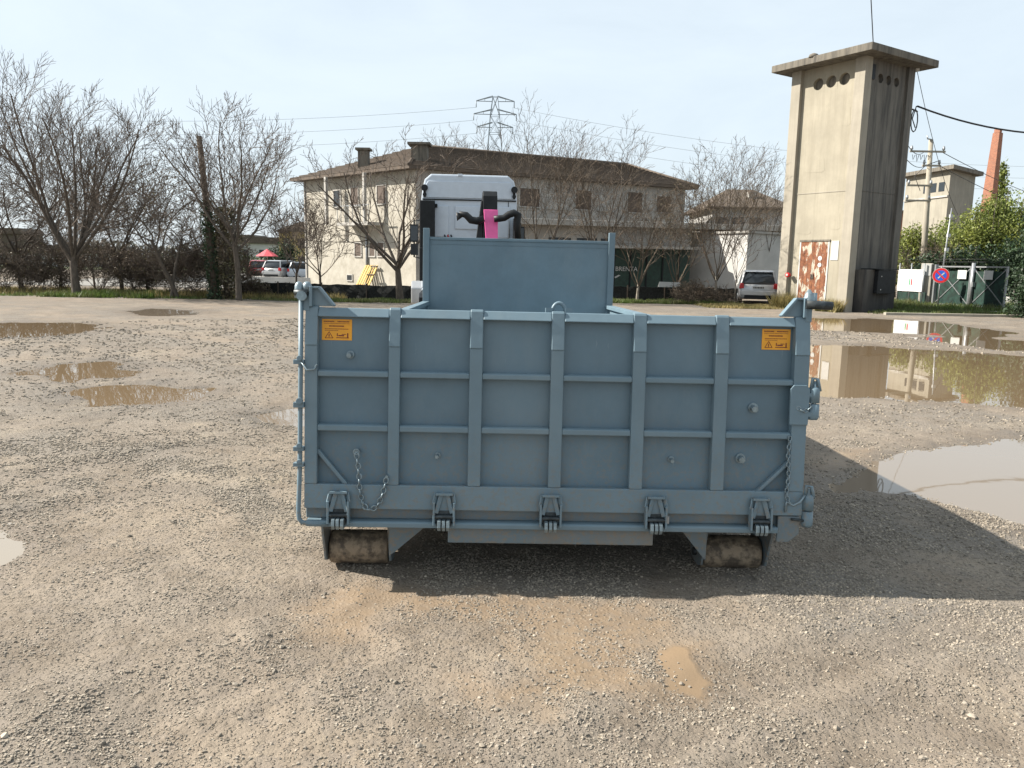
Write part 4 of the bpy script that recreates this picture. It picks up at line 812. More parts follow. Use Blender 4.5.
# ------------------------------------------------------------------ leafy masses
def leafy(name, loc, blobs, n, size, lm, label, cat, seed, culms=0, chh=4, shade=.3):
    rg = np.random.default_rng(seed); t = empty(name, loc); tag(t, label, cat)
    W_ = np.array([b[3] * b[4] * b[5] for b in blobs]) ** .67; W_ /= W_.sum(); idx = rg.choice(len(blobs), n, p=W_); Bb = np.array(blobs)[idx]
    d = rg.normal(size=(n, 3)); d /= np.linalg.norm(d, axis=1)[:, None]; rr = rg.random((n, 1)) ** .45
    # clumps: pull leaves toward random clump directions
    K = 26 * len(blobs); cd_ = rg.normal(size=(K, 3)); cd_ /= np.linalg.norm(cd_, axis=1)[:, None]; cl = cd_[idx * 26 + rg.integers(0, 26, n)]
    d = d * .42 + cl * .8
    C = Bb[:, :3] + d * rr * Bb[:, 3:6]; C[:, 2] = np.maximum(C[:, 2], .03)
    V, F, v = leaves(rg, C, size); mesh_np('foliage', V, F, M[lm], t, col=dict(v=v))
    m = MB()
    for i in range(max(culms, 2)):
        b = blobs[i % len(blobs)]; a, c = rg.uniform(-.5, .5, 2); q = Vector((b[0] + a * b[3], b[1] + c * b[4], 0)); e = Vector((q.x + rg.normal(0, .3), q.y + rg.normal(0, .2), b[2] + b[5] * rg.uniform(.6, 1.25)))
        m.tube([q, q.lerp(e, .5) + Vector((0, 0, .1)), e], [.045, .03, .008] if culms else [.12, .08, .03], 5)
    m.build('stem', M['bark'], t); return t
def blobs_of(rg, n, w, dpt, h0, h1, r):
    return [(rg.uniform(-w, w), rg.uniform(-dpt, dpt), rg.uniform(h0, h1), r * rg.uniform(.7, 1.3), r * rg.uniform(.7, 1.3), r * rg.uniform(.8, 1.4)) for _ in range(n)]
rg = np.random.default_rng(5)
leafy('bamboo_clump', gx(985, 43), [(0, 0, 2.6, 2.2, 1.8, 2.6), (-1.2, 0, 3.4, 1.4, 1.3, 1.7), (1.2, .3, 4.1, 1.6, 1.3, 1.8), (.1, .2, 4.4, 1.1, 1.0, 1.5), (2.2, 0, 3.0, 1.2, 1.2, 2.4)], 26000, .085, 'leaf_olive', 'tall yellow-green bamboo clump right behind the gate', 'bamboo', 1, culms=30)
leafy('bamboo_clump', gx(918, 46), [(0, 0, 2.0, 1.7, 1.4, 2.2), (-.9, 0, 2.9, 1.0, 1.0, 1.3), (1.4, .3, 2.4, 1.2, 1.1, 1.7)], 13000, .085, 'leaf_olive', 'lower bamboo clump behind the white banner', 'bamboo', 2, culms=18)
leafy('bamboo_clump', gx(950, 47), [(0, 0, 2.8, 1.7, 1.4, 2.0), (.9, 0, 3.4, 1.2, 1.0, 1.4)], 12000, .085, 'leaf_olive', 'bamboo clump between the utility pole and the chimney', 'bamboo', 3, culms=16)
leafy('evergreen_bush', gx(972, 40), [(0, 0, 1.3, 2.6, .8, 1.5), (-2.2, 0, 1.2, 1.5, .8, 1.2), (2.4, 0, 1.6, 1.8, .8, 1.8)], 15000, .09, 'leaf_dark', 'dark evergreen bush line standing in the shade under the bamboo', 'bush', 4)
leafy('conifer_hedge', gx(1032, 27.5), [(0, 0, 1.0, .95, .9, 1.2), (.1, 0, 2.4, .95, .9, 1.5), (.5, .2, 3.3, 1.0, .8, 1.2), (1.5, .2, 2.0, 1.2, .9, 2.0), (1.6, 0, 3.6, 1.1, .8, 1.3)], 30000, .055, 'leaf_dark', 'dense dark green conifer at the right picture edge', 'conifer', 5)
leafy('fir_tree', gx(990, 75), [(0, 0, 7.0 + k * .9, 1.6 - k * .25, 1.4 - k * .2, .8) for k in range(6)], 3000, .14, 'leaf_olive', 'thin pale fir top rising between the far tower and the brick chimney', 'tree', 6)
leafy('evergreen_bush', gx(288, 80), [(0, 0, 1.7, 1.7, 1.3, 1.8), (-1.6, 0, 1.2, 1.2, 1.2, 1.3)], 4000, .13, 'leaf_dark', 'round dark green bush in front of the yellow house', 'bush', 7)
# far wood line that reads as one mass
def woodline(px0, px1, Y, h, n, lm, label, seed, size=.5):
    rg = np.random.default_rng(seed); a, b = gx(px0, Y), gx(px1, Y); t = rg.random(n); x = a.x + (b.x - a.x) * t; y = Y + rg.normal(0, 3, n)
    hh = h * (.55 + .8 * fbm(x * .09, x * 0 + seed, seed, 4)); z = rg.random(n) ** .8 * hh
    V, F, v = leaves(rg, np.stack([x, y, z], -1), size); o = mesh_np('distant_woodland', V, F, M[lm], col=dict(v=v)); tag(o, label, 'woodland', kind='stuff')
M['leaf_far'] = leafmat('far_brown_wood', (0.135, 0.125, 0.105), (0.10, 0.098, 0.082), trans=.1)
M['leaf_fargreen'] = leafmat('far_green_hedge', (0.115, 0.15, 0.075), (0.075, 0.095, 0.055), trans=.1)
woodline(-260, 420, 170, 4.6, 7000, 'leaf_far', 'distant brown belt of woodland beyond the fields on the left', 5, .55)
woodline(-260, 300, 120, 1.8, 4000, 'leaf_fargreen', 'low green hedgerow across the fields on the left', 6, .35)
woodline(640, 1250, 150, 7.0, 9000, 'leaf_far', 'distant woodland behind the buildings on the right', 7, .55)

# ------------------------------------------------------------------ grass
def grass(x0, x1, y0, y1, n, h, lm, label, seed, mask=.45, pts=None):
    rg = np.random.default_rng(seed); x = rg.uniform(x0, x1, n); y = rg.uniform(y0, y1, n)
    if pts is not None: x, y = pts(rg, n)
    k = fbm(x * .9, y * .9, seed, 3) + rg.normal(0, .06, n) > mask; x, y = x[k], y[k]; n = len(x)
    hh = h * rg.uniform(.4, 1.2, n) * (.5 + 1.0 * fbm(x * 1.7, y * 1.7, seed + 3, 2)); a = rg.uniform(0, 6.28, n); w = .012 + .012 * rg.random(n); lx, ly = rg.normal(0, .35, n) * hh, rg.normal(0, .35, n) * hh
    V = np.stack([np.stack([x - w * np.cos(a), y - w * np.sin(a), x * 0 - .01], -1), np.stack([x + w * np.cos(a), y + w * np.sin(a), x * 0 - .01], -1), np.stack([x + lx, y + ly, hh], -1)], 1).reshape(-1, 3)
    o = mesh_np('grass', V, np.arange(3 * n).reshape(-1, 3), M[lm], col=dict(v=np.repeat(rg.random(n), 3))); tag(o, label, 'grass', kind='stuff')
a, b = gx(45, 31), gx(160, 31)
grass(a.x, b.x, 30.2, 32.6, 9000, .24, 'grass', 'bright green grass patch under the largest bare tree', 1, .40)
grass(gx(-80, 31).x, gx(300, 31).x, 30.5, 34.0, 16000, .12, 'grass', 'thin grass verge along the left edge of the yard', 2, .52)
grass(gx(-80, 31).x, gx(340, 31).x, 31.5, 36.0, 18000, .24, 'drygrass', 'dry grass and dead stalks between the bramble shrubs', 3, .40)
grass(gx(325, 31).x, gx(412, 31).x, 30.2, 31.6, 5000, .12, 'grass', 'short grass at the foot of the fence left of the lorry', 4, .35)
grass(gx(600, 33).x, gx(745, 33).x, 33.2, 35.0, 12000, .16, 'grass', 'green weeds along the foot of the dark fence behind the container', 5, .38)
grass(gx(700, 32).x, gx(800, 32).x, 30.6, 33.4, 9000, .10, 'drygrass', 'dry straw-coloured grass beside the tower and the silver car', 6, .42)
grass(15.5, 24.5, 31.5, 40, 30000, .24, 'grass', 'green grass around the gate and the banner', 7, .33)
grass(13.2, 23.5, 28.6, 31.2, 12000, .12, 'grass', 'strip of short grass between the tower and the puddles', 8, .40)

# ------------------------------------------------------------------ pavement sheets
def sheet(name, P, z, m, label=None):
    o = MB().add([(x, y, z) for x, y in P], [tuple(range(len(P)))]).build(name, m); tag(o, label, kind='structure'); return o
M['asphalt'] = mat('pale_asphalt', (0.198, 0.189, 0.172), rough=.95, var=.15, scale=1.5)
M['field'] = mat('green_field', (0.076, 0.103, 0.030), rough=.95, col2=(0.066, 0.073, 0.033), scale=.2)
M['path'] = mat('pale_dusty_track', (0.304, 0.278, 0.231), rough=.95, var=.12, scale=1.5)
sheet('car_park', [(-30, 42), (-6, 42), (-6, 90), (-30, 90)], .022, M['asphalt'])
sheet('field', [(-160, 90.1), (20, 90.1), (20, 300), (-160, 300)], .04, M['field'])
sheet('path', [(15.8, 31.8), (24, 30.4), (24, 31.1), (15.8, 32.6)], .020, M['path'])
MB().box(13.5, 23.5, 27.95, 28.15, -.05, .09).build('kerb', M['conc_trim'], None, .01)
tag(bpy.data.objects['kerb'], kind='structure')

# ------------------------------------------------------------------ the tower
TB = Vector((12.57, 29.23, 0)); PH = R(57.0); S_ = 3.175
tw = empty('transformer_tower', TB, 0); tag(tw, 'tall square rendered tower with a flat overhanging roof and rusty doors', 'tower')
dl = Vector((-math.cos(PH), math.sin(PH), 0)); dr = Vector((math.sin(PH), math.cos(PH), 0))
def TM(ax, n):  # face frame: x along the face from the near corner, y into the wall, z up
    y = -n; return Matrix(((ax.x, y.x, 0, 0), (ax.y, y.y, 0, 0), (0, 0, 1, 0), (0, 0, 0, 1)))
nl = Vector((-math.sin(PH), -math.cos(PH), 0)); nr = Vector((math.cos(PH), -math.sin(PH), 0))
ML, MR = TM(dl, nl), TM(dr, nr)
ov = .56
_n = TB + (-dl - dr) * ov; WH = at(872, 41.3, _n.y).z - .26; PW = .42
def holed_wall(x0, x1, z0, z1, holes, y0, y1, Mx, m, name, parent):
    """flat wall strip with round recesses: square cell per hole with an n-gon opening and a back disc"""
    mb = MB(); holes = sorted(holes); zs = [(z0, holes[0][1] - holes[0][2] * 1.4), (holes[0][1] + holes[0][2] * 1.4, z1)]
    for a, b in zs: mb.box(x0, x1, y0, y1, a, b, Mx)
    za, zb = zs[0][1], zs[1][0]; cur = x0
    for hx, hz, r in holes:
        mb.box(cur, hx - r * 1.3, y0, y1, za, zb, Mx); n = 24; oc = []; ic = []
        for k in range(n):
            a = 2 * math.pi * k / n + math.pi / 4; c, s = math.cos(a), math.sin(a); q = 1 / max(abs(c), abs(s)); oc.append((hx + c * q * r * 1.3, hz + s * q * (zb - za) / 2)); ic.append((hx + c * r, hz + s * r))
        V = [Mx @ Vector((p[0], y0, p[1])) for p in oc] + [Mx @ Vector((p[0], y0, p[1])) for p in ic] + [Mx @ Vector((p[0], y0 + .16, p[1])) for p in ic]
        Fq = [(k, (k + 1) % n, n + (k + 1) % n, n + k) for k in range(n)] + [(n + k, n + (k + 1) % n, 2 * n + (k + 1) % n, 2 * n + k) for k in range(n)] + [tuple(range(2 * n, 3 * n))]
        mb.add(V, Fq); cur = hx + r * 1.3
    mb.box(cur, x1, y0, y1, za, zb, Mx); w_ = mb.build(name, m, parent)
    for hx, hz, r in holes:
        MB().tube([Mx @ Vector((hx, y0 + .155, hz)), Mx @ Vector((hx, y0 + .145, hz))], r * .98, 20).build('vent_shade_disc', M['conc_roof'], w_)  # dark disc carries the shade of the recess in its colour
    return w_
hz = WH - .62
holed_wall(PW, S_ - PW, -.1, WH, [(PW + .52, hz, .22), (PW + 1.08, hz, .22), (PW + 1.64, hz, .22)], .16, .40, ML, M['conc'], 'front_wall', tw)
holed_wall(PW, S_ - PW, -.1, WH, [(PW + .72, hz, .17), (PW + 1.24, hz, .17), (PW + 1.76, hz, .17)], .12, .35, MR, M['conc_shade'], 'side_wall', tw)
MB().box(S_ * 0 + .4, S_ - .4, S_ - .36, S_ - .1, -.1, WH, ML).build('rear_wall', M['conc_shade'], tw)
MB().box(S_ * 0 + .4, S_ - .4, S_ - .36, S_ - .1, -.1, WH, MR).build('rear_wall', M['conc_shade'], tw)
for sx in (-1, 1):
    for hx in (.0,): pass
def pil(xa, ya, m, nm='pilaster'):
    # L frame: x along the left face, depth along dr
    v = dl * xa + dr * ya; Mx = Matrix.Translation(v) @ TM(dl, nl)
    MB().box(0, PW, 0, PW, -.1, WH + .002, Mx).build(nm, m, tw, .01)
pil(0, 0, M['conc_trim']); pil(S_ - PW, 0, M['conc_trim']); pil(0, S_ - PW, M['conc_shade']); pil(S_ - PW, S_ - PW, M['conc_shade'])
ctr = dl * S_ / 2 + dr * S_ / 2; MC = Matrix.Translation(ctr) @ TM(dl, nl)
rf = MB(); h = S_ / 2 + ov; rf.add([MC @ Vector(p) for p in ((-h, -h, WH), (h, -h, WH), (h, h, WH), (-h, h, WH), (-h, -h, WH + .26), (h, -h, WH + .26), (h, h, WH + .26), (-h, h, WH + .26), (0, 0, WH + .42))],
   [(0, 1, 2, 3), (0, 1, 5, 4), (1, 2, 6, 5), (2, 3, 7, 6), (3, 0, 4, 7), (4, 5, 8), (5, 6, 8), (6, 7, 8), (7, 4, 8)]); rfo = rf.build('roof_slab', M['conc_roof'], tw, .015)
mb = MB(); q = MC @ Vector((.35, -h + .15, WH + .30)); mb.tube([q + Vector((0, 0, -.06)), q + Vector((0, 0, .05)), q + Vector((0, 0, .10))], [.20, .16, .05], 10); mb.build('roof_boss', M['conc_roof'], rfo)
for Mx, m, yy in ((ML, M['conc_trim'], .16), (MR, M['conc_shade'], .12)): MB().box(PW, S_ - PW, yy - .015, yy, 4.52, 4.56, Mx).build('joint_band', m, tw)
for x0_, x1_, z0_, z1_ in ((.62, 1.15, 3.1, 3.75), (1.5, 2.45, 5.3, 5.9), (.55, .95, 6.9, 7.6), (1.9, 2.6, 2.95, 3.2)):
    MB().prism([(x0_, z0_ + .05), (x0_ + .12, z0_), (x1_ - .05, z0_ + .04), (x1_, z1_ - .12), (x1_ - .18, z1_), (x0_ + .06, z1_ - .05)], .155, .16, 'y', ML).build('render_patch', M['conc'], tw)
# rusty double door, lintel, plaque, lamp and cable
ML2 = ML @ Matrix.Translation((0, .06, 0)); mk = lambda *a: MB().box(*a, ML2)
d0, d1 = 1.05, 2.28
mk(d0 - .07, d1 + .07, .055, .10, 2.66, 2.74).build('lintel', M['conc_roof'], tw, .01)
mk(d0 - .05, d0, .075, .10, 0, 2.658).build('door_frame', M['letter'], tw); mk(d1, d1 + .05, .075, .10, 0, 2.658).build('door_frame', M['letter'], tw)
dm = (d0 + d1) / 2
for a, b, lb in ((d0 + .003, dm - .006, 'right leaf, mostly rust brown'), (dm + .006, d1 - .003, 'left leaf, rust streaks on white paint')):
    dd = mk(a, b, .082, .10, .04, 2.655).build('door', M['rustdoor'], tw, .003); dd['label'] = lb
    for c in range(3): mk(a + .06 + c * .18, a + .075 + c * .18, .074, .082, .10, 2.6).build('door_rib', M['rustdoor'], dd)
    m = MB(); m.box((a + .03) if a > dm else (b - .05), (a + .05) if a > dm else (b - .03), .05, .082, 1.2, 1.4, ML2); m.build('door_handle', M['steel_dark'], dd)
mkn = MB()
for zz, r_ in ((2.02, .09), (1.76, .085)): mkn.tube([ML2 @ Vector((d0 + .32, .066, zz)), ML2 @ Vector((d0 + .32, .0735, zz))], r_, 16)
mkn.build('round_warning_plate', M['letter'], tw)
mk(.60, .92, .08, .10, 1.95, 2.68).build('plaque', M['letter'], tw, .004)
MB().box(S_ - PW - .055, S_ - PW - .03, .13, .158, 0, 1.4, ML2).build('conduit', M['conc_roof'], tw)
q = ML @ Vector((S_ - PW - .10, .02, 1.35)); m = MB().tube([q, q + nl * .14], [.09, .09], 14); m = m.build('alarm_lamp', M['redlamp'], tw); MB().tube([q + nl * .14, q + nl * .16], .05, 12).build('lamp_lens', M['letter'], m)
# switch cabinet against the shaded face
MB().box(.50, 1.35, -.35, .10, 0, 1.62, MR).build('cabinet_plinth', M['conc_shade'], tw, .01)
cb = MB().box(1.10, 2.25, -.52, -.36, .72, 1.60, MR).build('switch_cabinet', M['black'], tw, .01)
MB().box(1.352, 2.30, -.30, .10, 0, .70, MR).build('cabinet_base', M['conc_shade'], tw, .01); MB().box(.95, 2.4, -.56, .12, 1.622, 1.66, MR).build('cabinet_lid', M['black'], tw, .005)
MB().box(1.352, 2.25, -.355, .10, .702, 1.60, MR).build('cabinet_body', M['black'], tw, .005)
m = MB(); m.box(1.30, 1.34, -.53, -.52, 1.35, 1.39, MR); m.box(1.30, 1.34, -.53, -.52, .85, .89, MR); m.build('cabinet_hinge', M['letter'], cb)
MB().box(.50, .72, .07, .10, hz - .1, hz + .42, MR).build('vent_slot', M['black'], tw)
# insulator bracket at the right rear corner, and cables
base = TB + dr * (S_ + .02) + dl * .1
m = MB(); lb = dr * (S_ + .02)
m.tube([lb + Vector((0, 0, 7.75)), lb + dr * .35 + Vector((0, 0, 7.7))], .03, 8); m.tube([lb + dr * (.2 + .22 * math.cos(k * .5236)) + Vector((0, 0, 7.35 + .42 * math.sin(k * .5236))) for k in range(12)], .022, 6, closed=True); m.tube([lb + dr * .25 + Vector((0, 0, 7.9)), lb + dr * .05 + Vector((0, 0, 7.4)), lb + dr * .3 + Vector((0, 0, 7.1))], .02, 6)
m.build('cable_loop', M['wire'], tw)
MB().tube([lb + dr * .05 + Vector((0, 0, 9.15)), lb + dr * .05 + Vector((0, 0, 9.35))], .09, 10).build('insulator', M['letter'], tw)
def wire(name, a, b, sag, r, label, n=20):
    a, b = Vector(a), Vector(b); pts = [a.lerp(b, i / n) - Vector((0, 0, sag * 4 * (i / n) * (1 - i / n))) for i in range(n + 1)]
    o = MB().tube(pts, r, 5).build(name, M['wire'], None); tag(o, label, 'cable'); return o
ca = TB + lb + dr * .3 + Vector((0, 0, 7.9)); cb_ = at(1200, 112, 31.5)
wire('cable', ca, cb_, .95, .035, 'thick black cable sagging from the tower to the right past the brick chimney')
wire('cable', MC @ Vector((-1.2, -.6, WH + .3)) + TB, at(868, -60, 26), .0, .018, 'thin cable rising steeply from the tower roof')
wire('cable', TB + lb + dr * .05 + Vector((0, 0, 9.2)), at(958, 215, 45), .5, .012, 'thin wire from the tower top down towards the bamboo')
# yellow weeds at the foot
def weeds(o_, Mx, x0, x1, n, h, seed, lab):
    rg = np.random.default_rng(seed)
    def pts(rg, n):
        u = rg.uniform(x0, x1, n); v = -rg.random(n) ** 1.5 * .45; P = np.array([[*(Mx @ Vector((a, b, 0)) + TB)] for a, b in zip(u, v)]); return P[:, 0], P[:, 1]
    grass(0, 1, 0, 1, n, h, 'drygrass', lab, seed, .2, pts)
weeds(0, ML, .1, 1.0, 900, .45, 31, 'yellowing weeds at the tower foot right of the rusty doors'); weeds(0, ML, 2.3, 3.1, 900, .5, 32, 'yellow weeds at the tower foot left of the rusty doors')

# ------------------------------------------------------------------ banner, pillar, sign, gate
GZ = 35.0
pa = gx(895, 38.2); pb = gx(920, 36.4)
t = empty('banner', pa); tag(t, 'white banner with a small green white red crest tied to the fence by the tower', 'banner'); d = (pb - pa)
u = d.normalized(); nb = Vector((u.y, -u.x, 0))
BM = Matrix(((u.x, -nb.x, 0, 0), (u.y, -nb.y, 0, 0), (0, 0, 1, 0), (0, 0, 0, 1))); wl = d.length
def bb(m, *a): return m.box(*a, BM)
bb(MB(), 0.05, wl, 0, .02, .62, 1.66).build('cloth', M['banner'], t)
bb(MB(), 0.05, wl + .2, .06, .10, .05, .60).build('net', M['greennet'], t)
for x in (.05, wl * .5, wl): MB().tube([BM @ Vector((x, .05, 0)), BM @ Vector((x, .05, 1.95))], .025, 6).build('post', M['galv'], t)
cx = wl * .55
for k, mm in enumerate(('signgreen', 'letter', 'signred')): bb(MB(), cx - .105 + k * .07, cx - .035 + k * .07, -.006, 0, .92 - (.05 if k == 1 else 0), 1.20).build('crest_stripe', M[mm], t)
def ftext(txt, size, Mx, m, name, parent, ext=.004):
    cu = bpy.data.curves.new(name, 'FONT'); cu.body = txt; cu.size = size; cu.extrude = ext; cu.align_x = 'CENTER'; cu.align_y = 'CENTER'; cu.resolution_u = 2
    tmp = bpy.data.objects.new('tmp', cu); COL.objects.link(tmp); dg = bpy.context.evaluated_depsgraph_get(); me = bpy.data.meshes.new_from_object(tmp.evaluated_get(dg)); bpy.data.objects.remove(tmp, do_unlink=True)
    me.materials.clear(); me.materials.append(m); o = link(name, me, parent); o.matrix_local = Mx; return o
M['faint'] = mat('faded_print', (0.50, 0.50, 0.52), rough=.6, var=.05)
RX = Matrix.Rotation(math.pi / 2, 4, 'X')
for z, w0, w1 in ((1.42, .12, .42), (1.38, .62, .92), (1.05, .08, .22), (1.05, .74, .95), (1.20, .12, .3)): bb(MB(), wl * w0, wl * w1, -.004, 0, z - .025, z + .03).build('print', M['faint'], t)
pl = gx(924, 36.6)
t = empty('gate_pillar', pl, R(-36)); tag(t, 'square stained concrete pillar with a white plate, left of the gate', 'pillar')
MB().box(-.25, .22, -.20, .20, 0, 1.95).build('shaft', M['cream'], t, .02); MB().box(-.21, .18, -.22, -.202, 1.38, 1.92).build('plate', M['letter'], t)
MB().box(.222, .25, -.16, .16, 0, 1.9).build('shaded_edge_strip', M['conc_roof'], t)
g0, g1, g2 = gx(934, GZ + .6), gx(967, GZ - 1.2), gx(1003, GZ - 3.0)
gt = empty('gate', g0); tag(gt, 'double mesh gate with diagonal braces and dark green shade net', 'gate')
def gate_leaf(a, b, off):
    a = a - g0; b = b - g0; H = 1.84; m = MB()
    for p in (a, b): m.bar(p + Vector((0, 0, .05)), p + Vector((0, 0, H)), .07)
    for z in (.12, H - .03): m.bar(a + Vector((0, 0, z)), b + Vector((0, 0, z)), .06)
    lf = m.build('leaf_frame', M['galv'], gt)
    MB().bar(a + Vector((0, .01, .15)), b + Vector((0, .01, H - .08)), .03).build('brace', M['galv'], lf); MB().bar(a + Vector((0, -.03, H - .08)), b + Vector((0, -.03, .15)), .03).build('brace', M['galv'], lf)
    MB().add([a + Vector((0, .06, .14)), b + Vector((0, .06, .14)), b + Vector((0, .06, H - .22)), a + Vector((0, .06, H - .22))], [(0, 1, 2, 3)]).build('shade_net', M['greennet'], lf)
    return lf
for a, b, f in ((g0, g1, .80), (g1 + Vector((.09, 0, 0)), g2, .52)):
    lf = gate_leaf(a, b, 0); c = (a - g0).lerp(b - g0, f); w = .24; e_ = (b - a).normalized(); n_ = Vector((e_.y, -e_.x, 0)) * .08; MB().add([c + n_ - e_ * w + Vector((0, 0, 1.28)), c + n_ + e_ * w + Vector((0, 0, 1.28)), c + n_ + e_ * w + Vector((0, 0, 1.66)), c + n_ - e_ * w + Vector((0, 0, 1.66)), c + n_ * 1.2 - e_ * w + Vector((0, 0, 1.28)), c + n_ * 1.2 + e_ * w + Vector((0, 0, 1.28)), c + n_ * 1.2 + e_ * w + Vector((0, 0, 1.66)), c + n_ * 1.2 - e_ * w + Vector((0, 0, 1.66))], [(0, 1, 2, 3), (4, 5, 6, 7), (0, 1, 5, 4), (1, 2, 6, 5), (2, 3, 7, 6), (3, 0, 4, 7)]).build('notice_plate', M['letter'], lf)
m = MB().tube([g1 - g0 + Vector((.04, -.08, 0)), g1 - g0 + Vector((.04, -.08, 1.98))], .075, 10); m.box(g1.x - g0.x + .0, g1.x - g0.x + .12, g1.y - g0.y - .22, g1.y - g0.y - .12, .95, 1.15); m.build('gate_post', M['galv'], gt)
MB().bar(Vector((-.06, 0, 0)), Vector((-.06, 0, 1.9)), .12).build('gate_post', M['galv'], gt)
# grey-green barbed strands above
m = MB(); [m.bar(Vector((-.1, .1, z)), g2 - g0 + Vector((0, .1, z)), .012) for z in (2.02, 2.14)]; m.build('wire_strand', M['wire'], gt)
ps = gx(937.5, 34.2)
t = empty('no_parking_sign', ps, R(-28)); tag(t, 'round no parking sign, blue with red ring and slash, left of the gate', 'sign')
MB().tube([(0, .04, 0), (0, .04, 1.82)], .03, 10).build('pole', M['galv'], t)
zc = at(938.5, 275.5, 34.2).z
def disc(r, y0, y1, m, nm): return MB().tube([(0, y0, zc), (0, y1, zc)], r, 32).build(nm, M[m], t)
disc(.335, -.010, .0, 'letter', 'rim'); disc(.32, -.016, -.010, 'signred', 'ring'); disc(.225, -.020, -.016, 'signblue', 'field'); 
MB().bar((-.19, -.022, zc + .19), (.19, -.022, zc - .19), .07, .006, (0, 1, 0)).build('slash', M['signred'], t); MB().bar((-.10, -.0235, zc - .12), (.13, -.0235, zc + .12), .05, .003, (0, 1, 0)).build('white_mark', M['letter'], t)
# heap of pale gravel behind the gate
rgh = np.random.default_rng(9); hp = gx(990, 37.5); n = 900; a = rgh.uniform(0, 6.28, n); rr = rgh.random(n) ** .5; 
gr_v = []; mb = MB(); K = 28
ringv = [[(1.9 * q * math.cos(k / K * 6.283) * (1 + .1 * math.sin(k * 3.1)), 1.1 * q * math.sin(k / K * 6.283), .52 * (1 - q ** 1.5) * (1 + .15 * math.sin(k * 2.3)) - (.02 if q == 1 else 0)) for k in range(K)] for q in (1, .8, .6, .4, .2)]
vs = [v for r_ in ringv for v in r_] + [(0, 0, .54)]; fs = [(i * K + k, i * K + (k + 1) % K, (i + 1) * K + (k + 1) % K, (i + 1) * K + k) for i in range(4) for k in range(K)] + [(4 * K + k, 4 * K + (k + 1) % K, 5 * K) for k in range(K)]
hpo = mb.add(vs, fs, True).build('gravel_heap', mat('pale_gravel_heap', (0.50, 0.47, 0.42), rough=.95, var=.2, scale=8, bump=1, bscale=14)); hpo.location = hp; tag(hpo, 'low heap of pale gravel lying behind the right gate leaf', 'gravel heap')

# ------------------------------------------------------------------ far tower, chimney, poles
t = empty('far_tower', gx(952, 72)); tag(t, 'distant pale tower building with a thin flat roof above the bamboo', 'building')
a = at(907, 174, 76); b = at(951, 170, 70); c_ = at(976, 173, 74)
o_ = t.location; A_, B_, C_ = Vector((a.x, a.y, 0)) - o_, Vector((b.x, b.y, 0)) - o_, Vector((c_.x, c_.y, 0)) - o_; D_ = A_ + C_ - B_; TH = at(951, 170, 70).z
MB().prism([(A_.x, A_.y), (B_.x, B_.y), (C_.x, C_.y), (D_.x, D_.y)], 0, TH).build('wall', concrete('pale_old_render', (0.28, 0.262, 0.215), (0.18, 0.165, 0.135), 9, .6), t)
cc = (A_ + C_) / 2; rp = [((p - cc) * 1.22 + cc) for p in (A_, B_, C_, D_)]; MB().prism([(p.x, p.y) for p in rp], TH + .004, TH + .35).build('roof', M['conc_roof'], t)
nf = Vector(((B_ - A_).y, -(B_ - A_).x, 0)).normalized()
for f in (.50, .66, .84): p = A_.lerp(B_, f) + nf * .01; uu = (B_ - A_).normalized(); Mx = Matrix(((uu.x, -nf.x, 0, p.x), (uu.y, -nf.y, 0, p.y), (0, 0, 1, 0), (0, 0, 0, 1))); MB().box(-.38, .38, -.02, .02, TH - 1.75, TH - .95, Mx).build('window', M['glass'], t)
p = A_.lerp(B_, .5); Mx = Matrix(((uu.x, -nf.x, 0, 0), (uu.y, -nf.y, 0, 0), (0, 0, 1, 0), (0, 0, 0, 1))); MB().box(0, (B_ - A_).length, -.12, 0, TH - 2.3, TH - 2.15, Matrix.Translation(A_) @ Mx).build('string_course', M['ledge'], t)
t = empty('brick_building', gx(902, 78)); tag(t, 'strip of orange brick building between the tower and the bamboo', 'building')
z1 = at(900, 213, 78).z; MB().box(-1.6, 1.4, 0, 6, 0, z1).build('wall', M['brick'], t); MB().box(-1.8, 1.6, -.2, 6.2, z1 + .004, z1 + .25).build('roof', M['tile'], t)
t = empty('brick_chimney', (at(999, 135, 62).x - .35, 62, 0)); tag(t, 'tall tapering square chimney of orange brick with a broken top', 'chimney')
zt_ = at(999, 133, 62).z; m = MB(); hb, ht = .54, .25
m.add([(-hb, -hb, 0), (hb, -hb, 0), (hb, hb, 0), (-hb, hb, 0), (-ht, -ht, zt_), (ht, -ht, zt_), (ht, ht, zt_), (-ht, ht, zt_)], [(3, 2, 1, 0), (4, 5, 6, 7), (0, 1, 5, 4), (1, 2, 6, 5), (2, 3, 7, 6), (3, 0, 4, 7)]); sh = m.build('shaft', M['brick'], t); sh.rotation_euler = (0, 0, R(30))
m = MB(); 
for i, (x, y, w, hh) in enumerate(((-.08, -.08, .18, .2), (.08, .04, .16, .32), (-.1, .08, .14, .26))): m.box(x - w, x + w * .7, y - w, y + w * .7, zt_ + .003, zt_ + hh)
tp = m.build('crumbled_top', M['brick'], t); tp.rotation_euler = (0, 0, R(30)); t.rotation_euler = (0, R(1.2), 0)
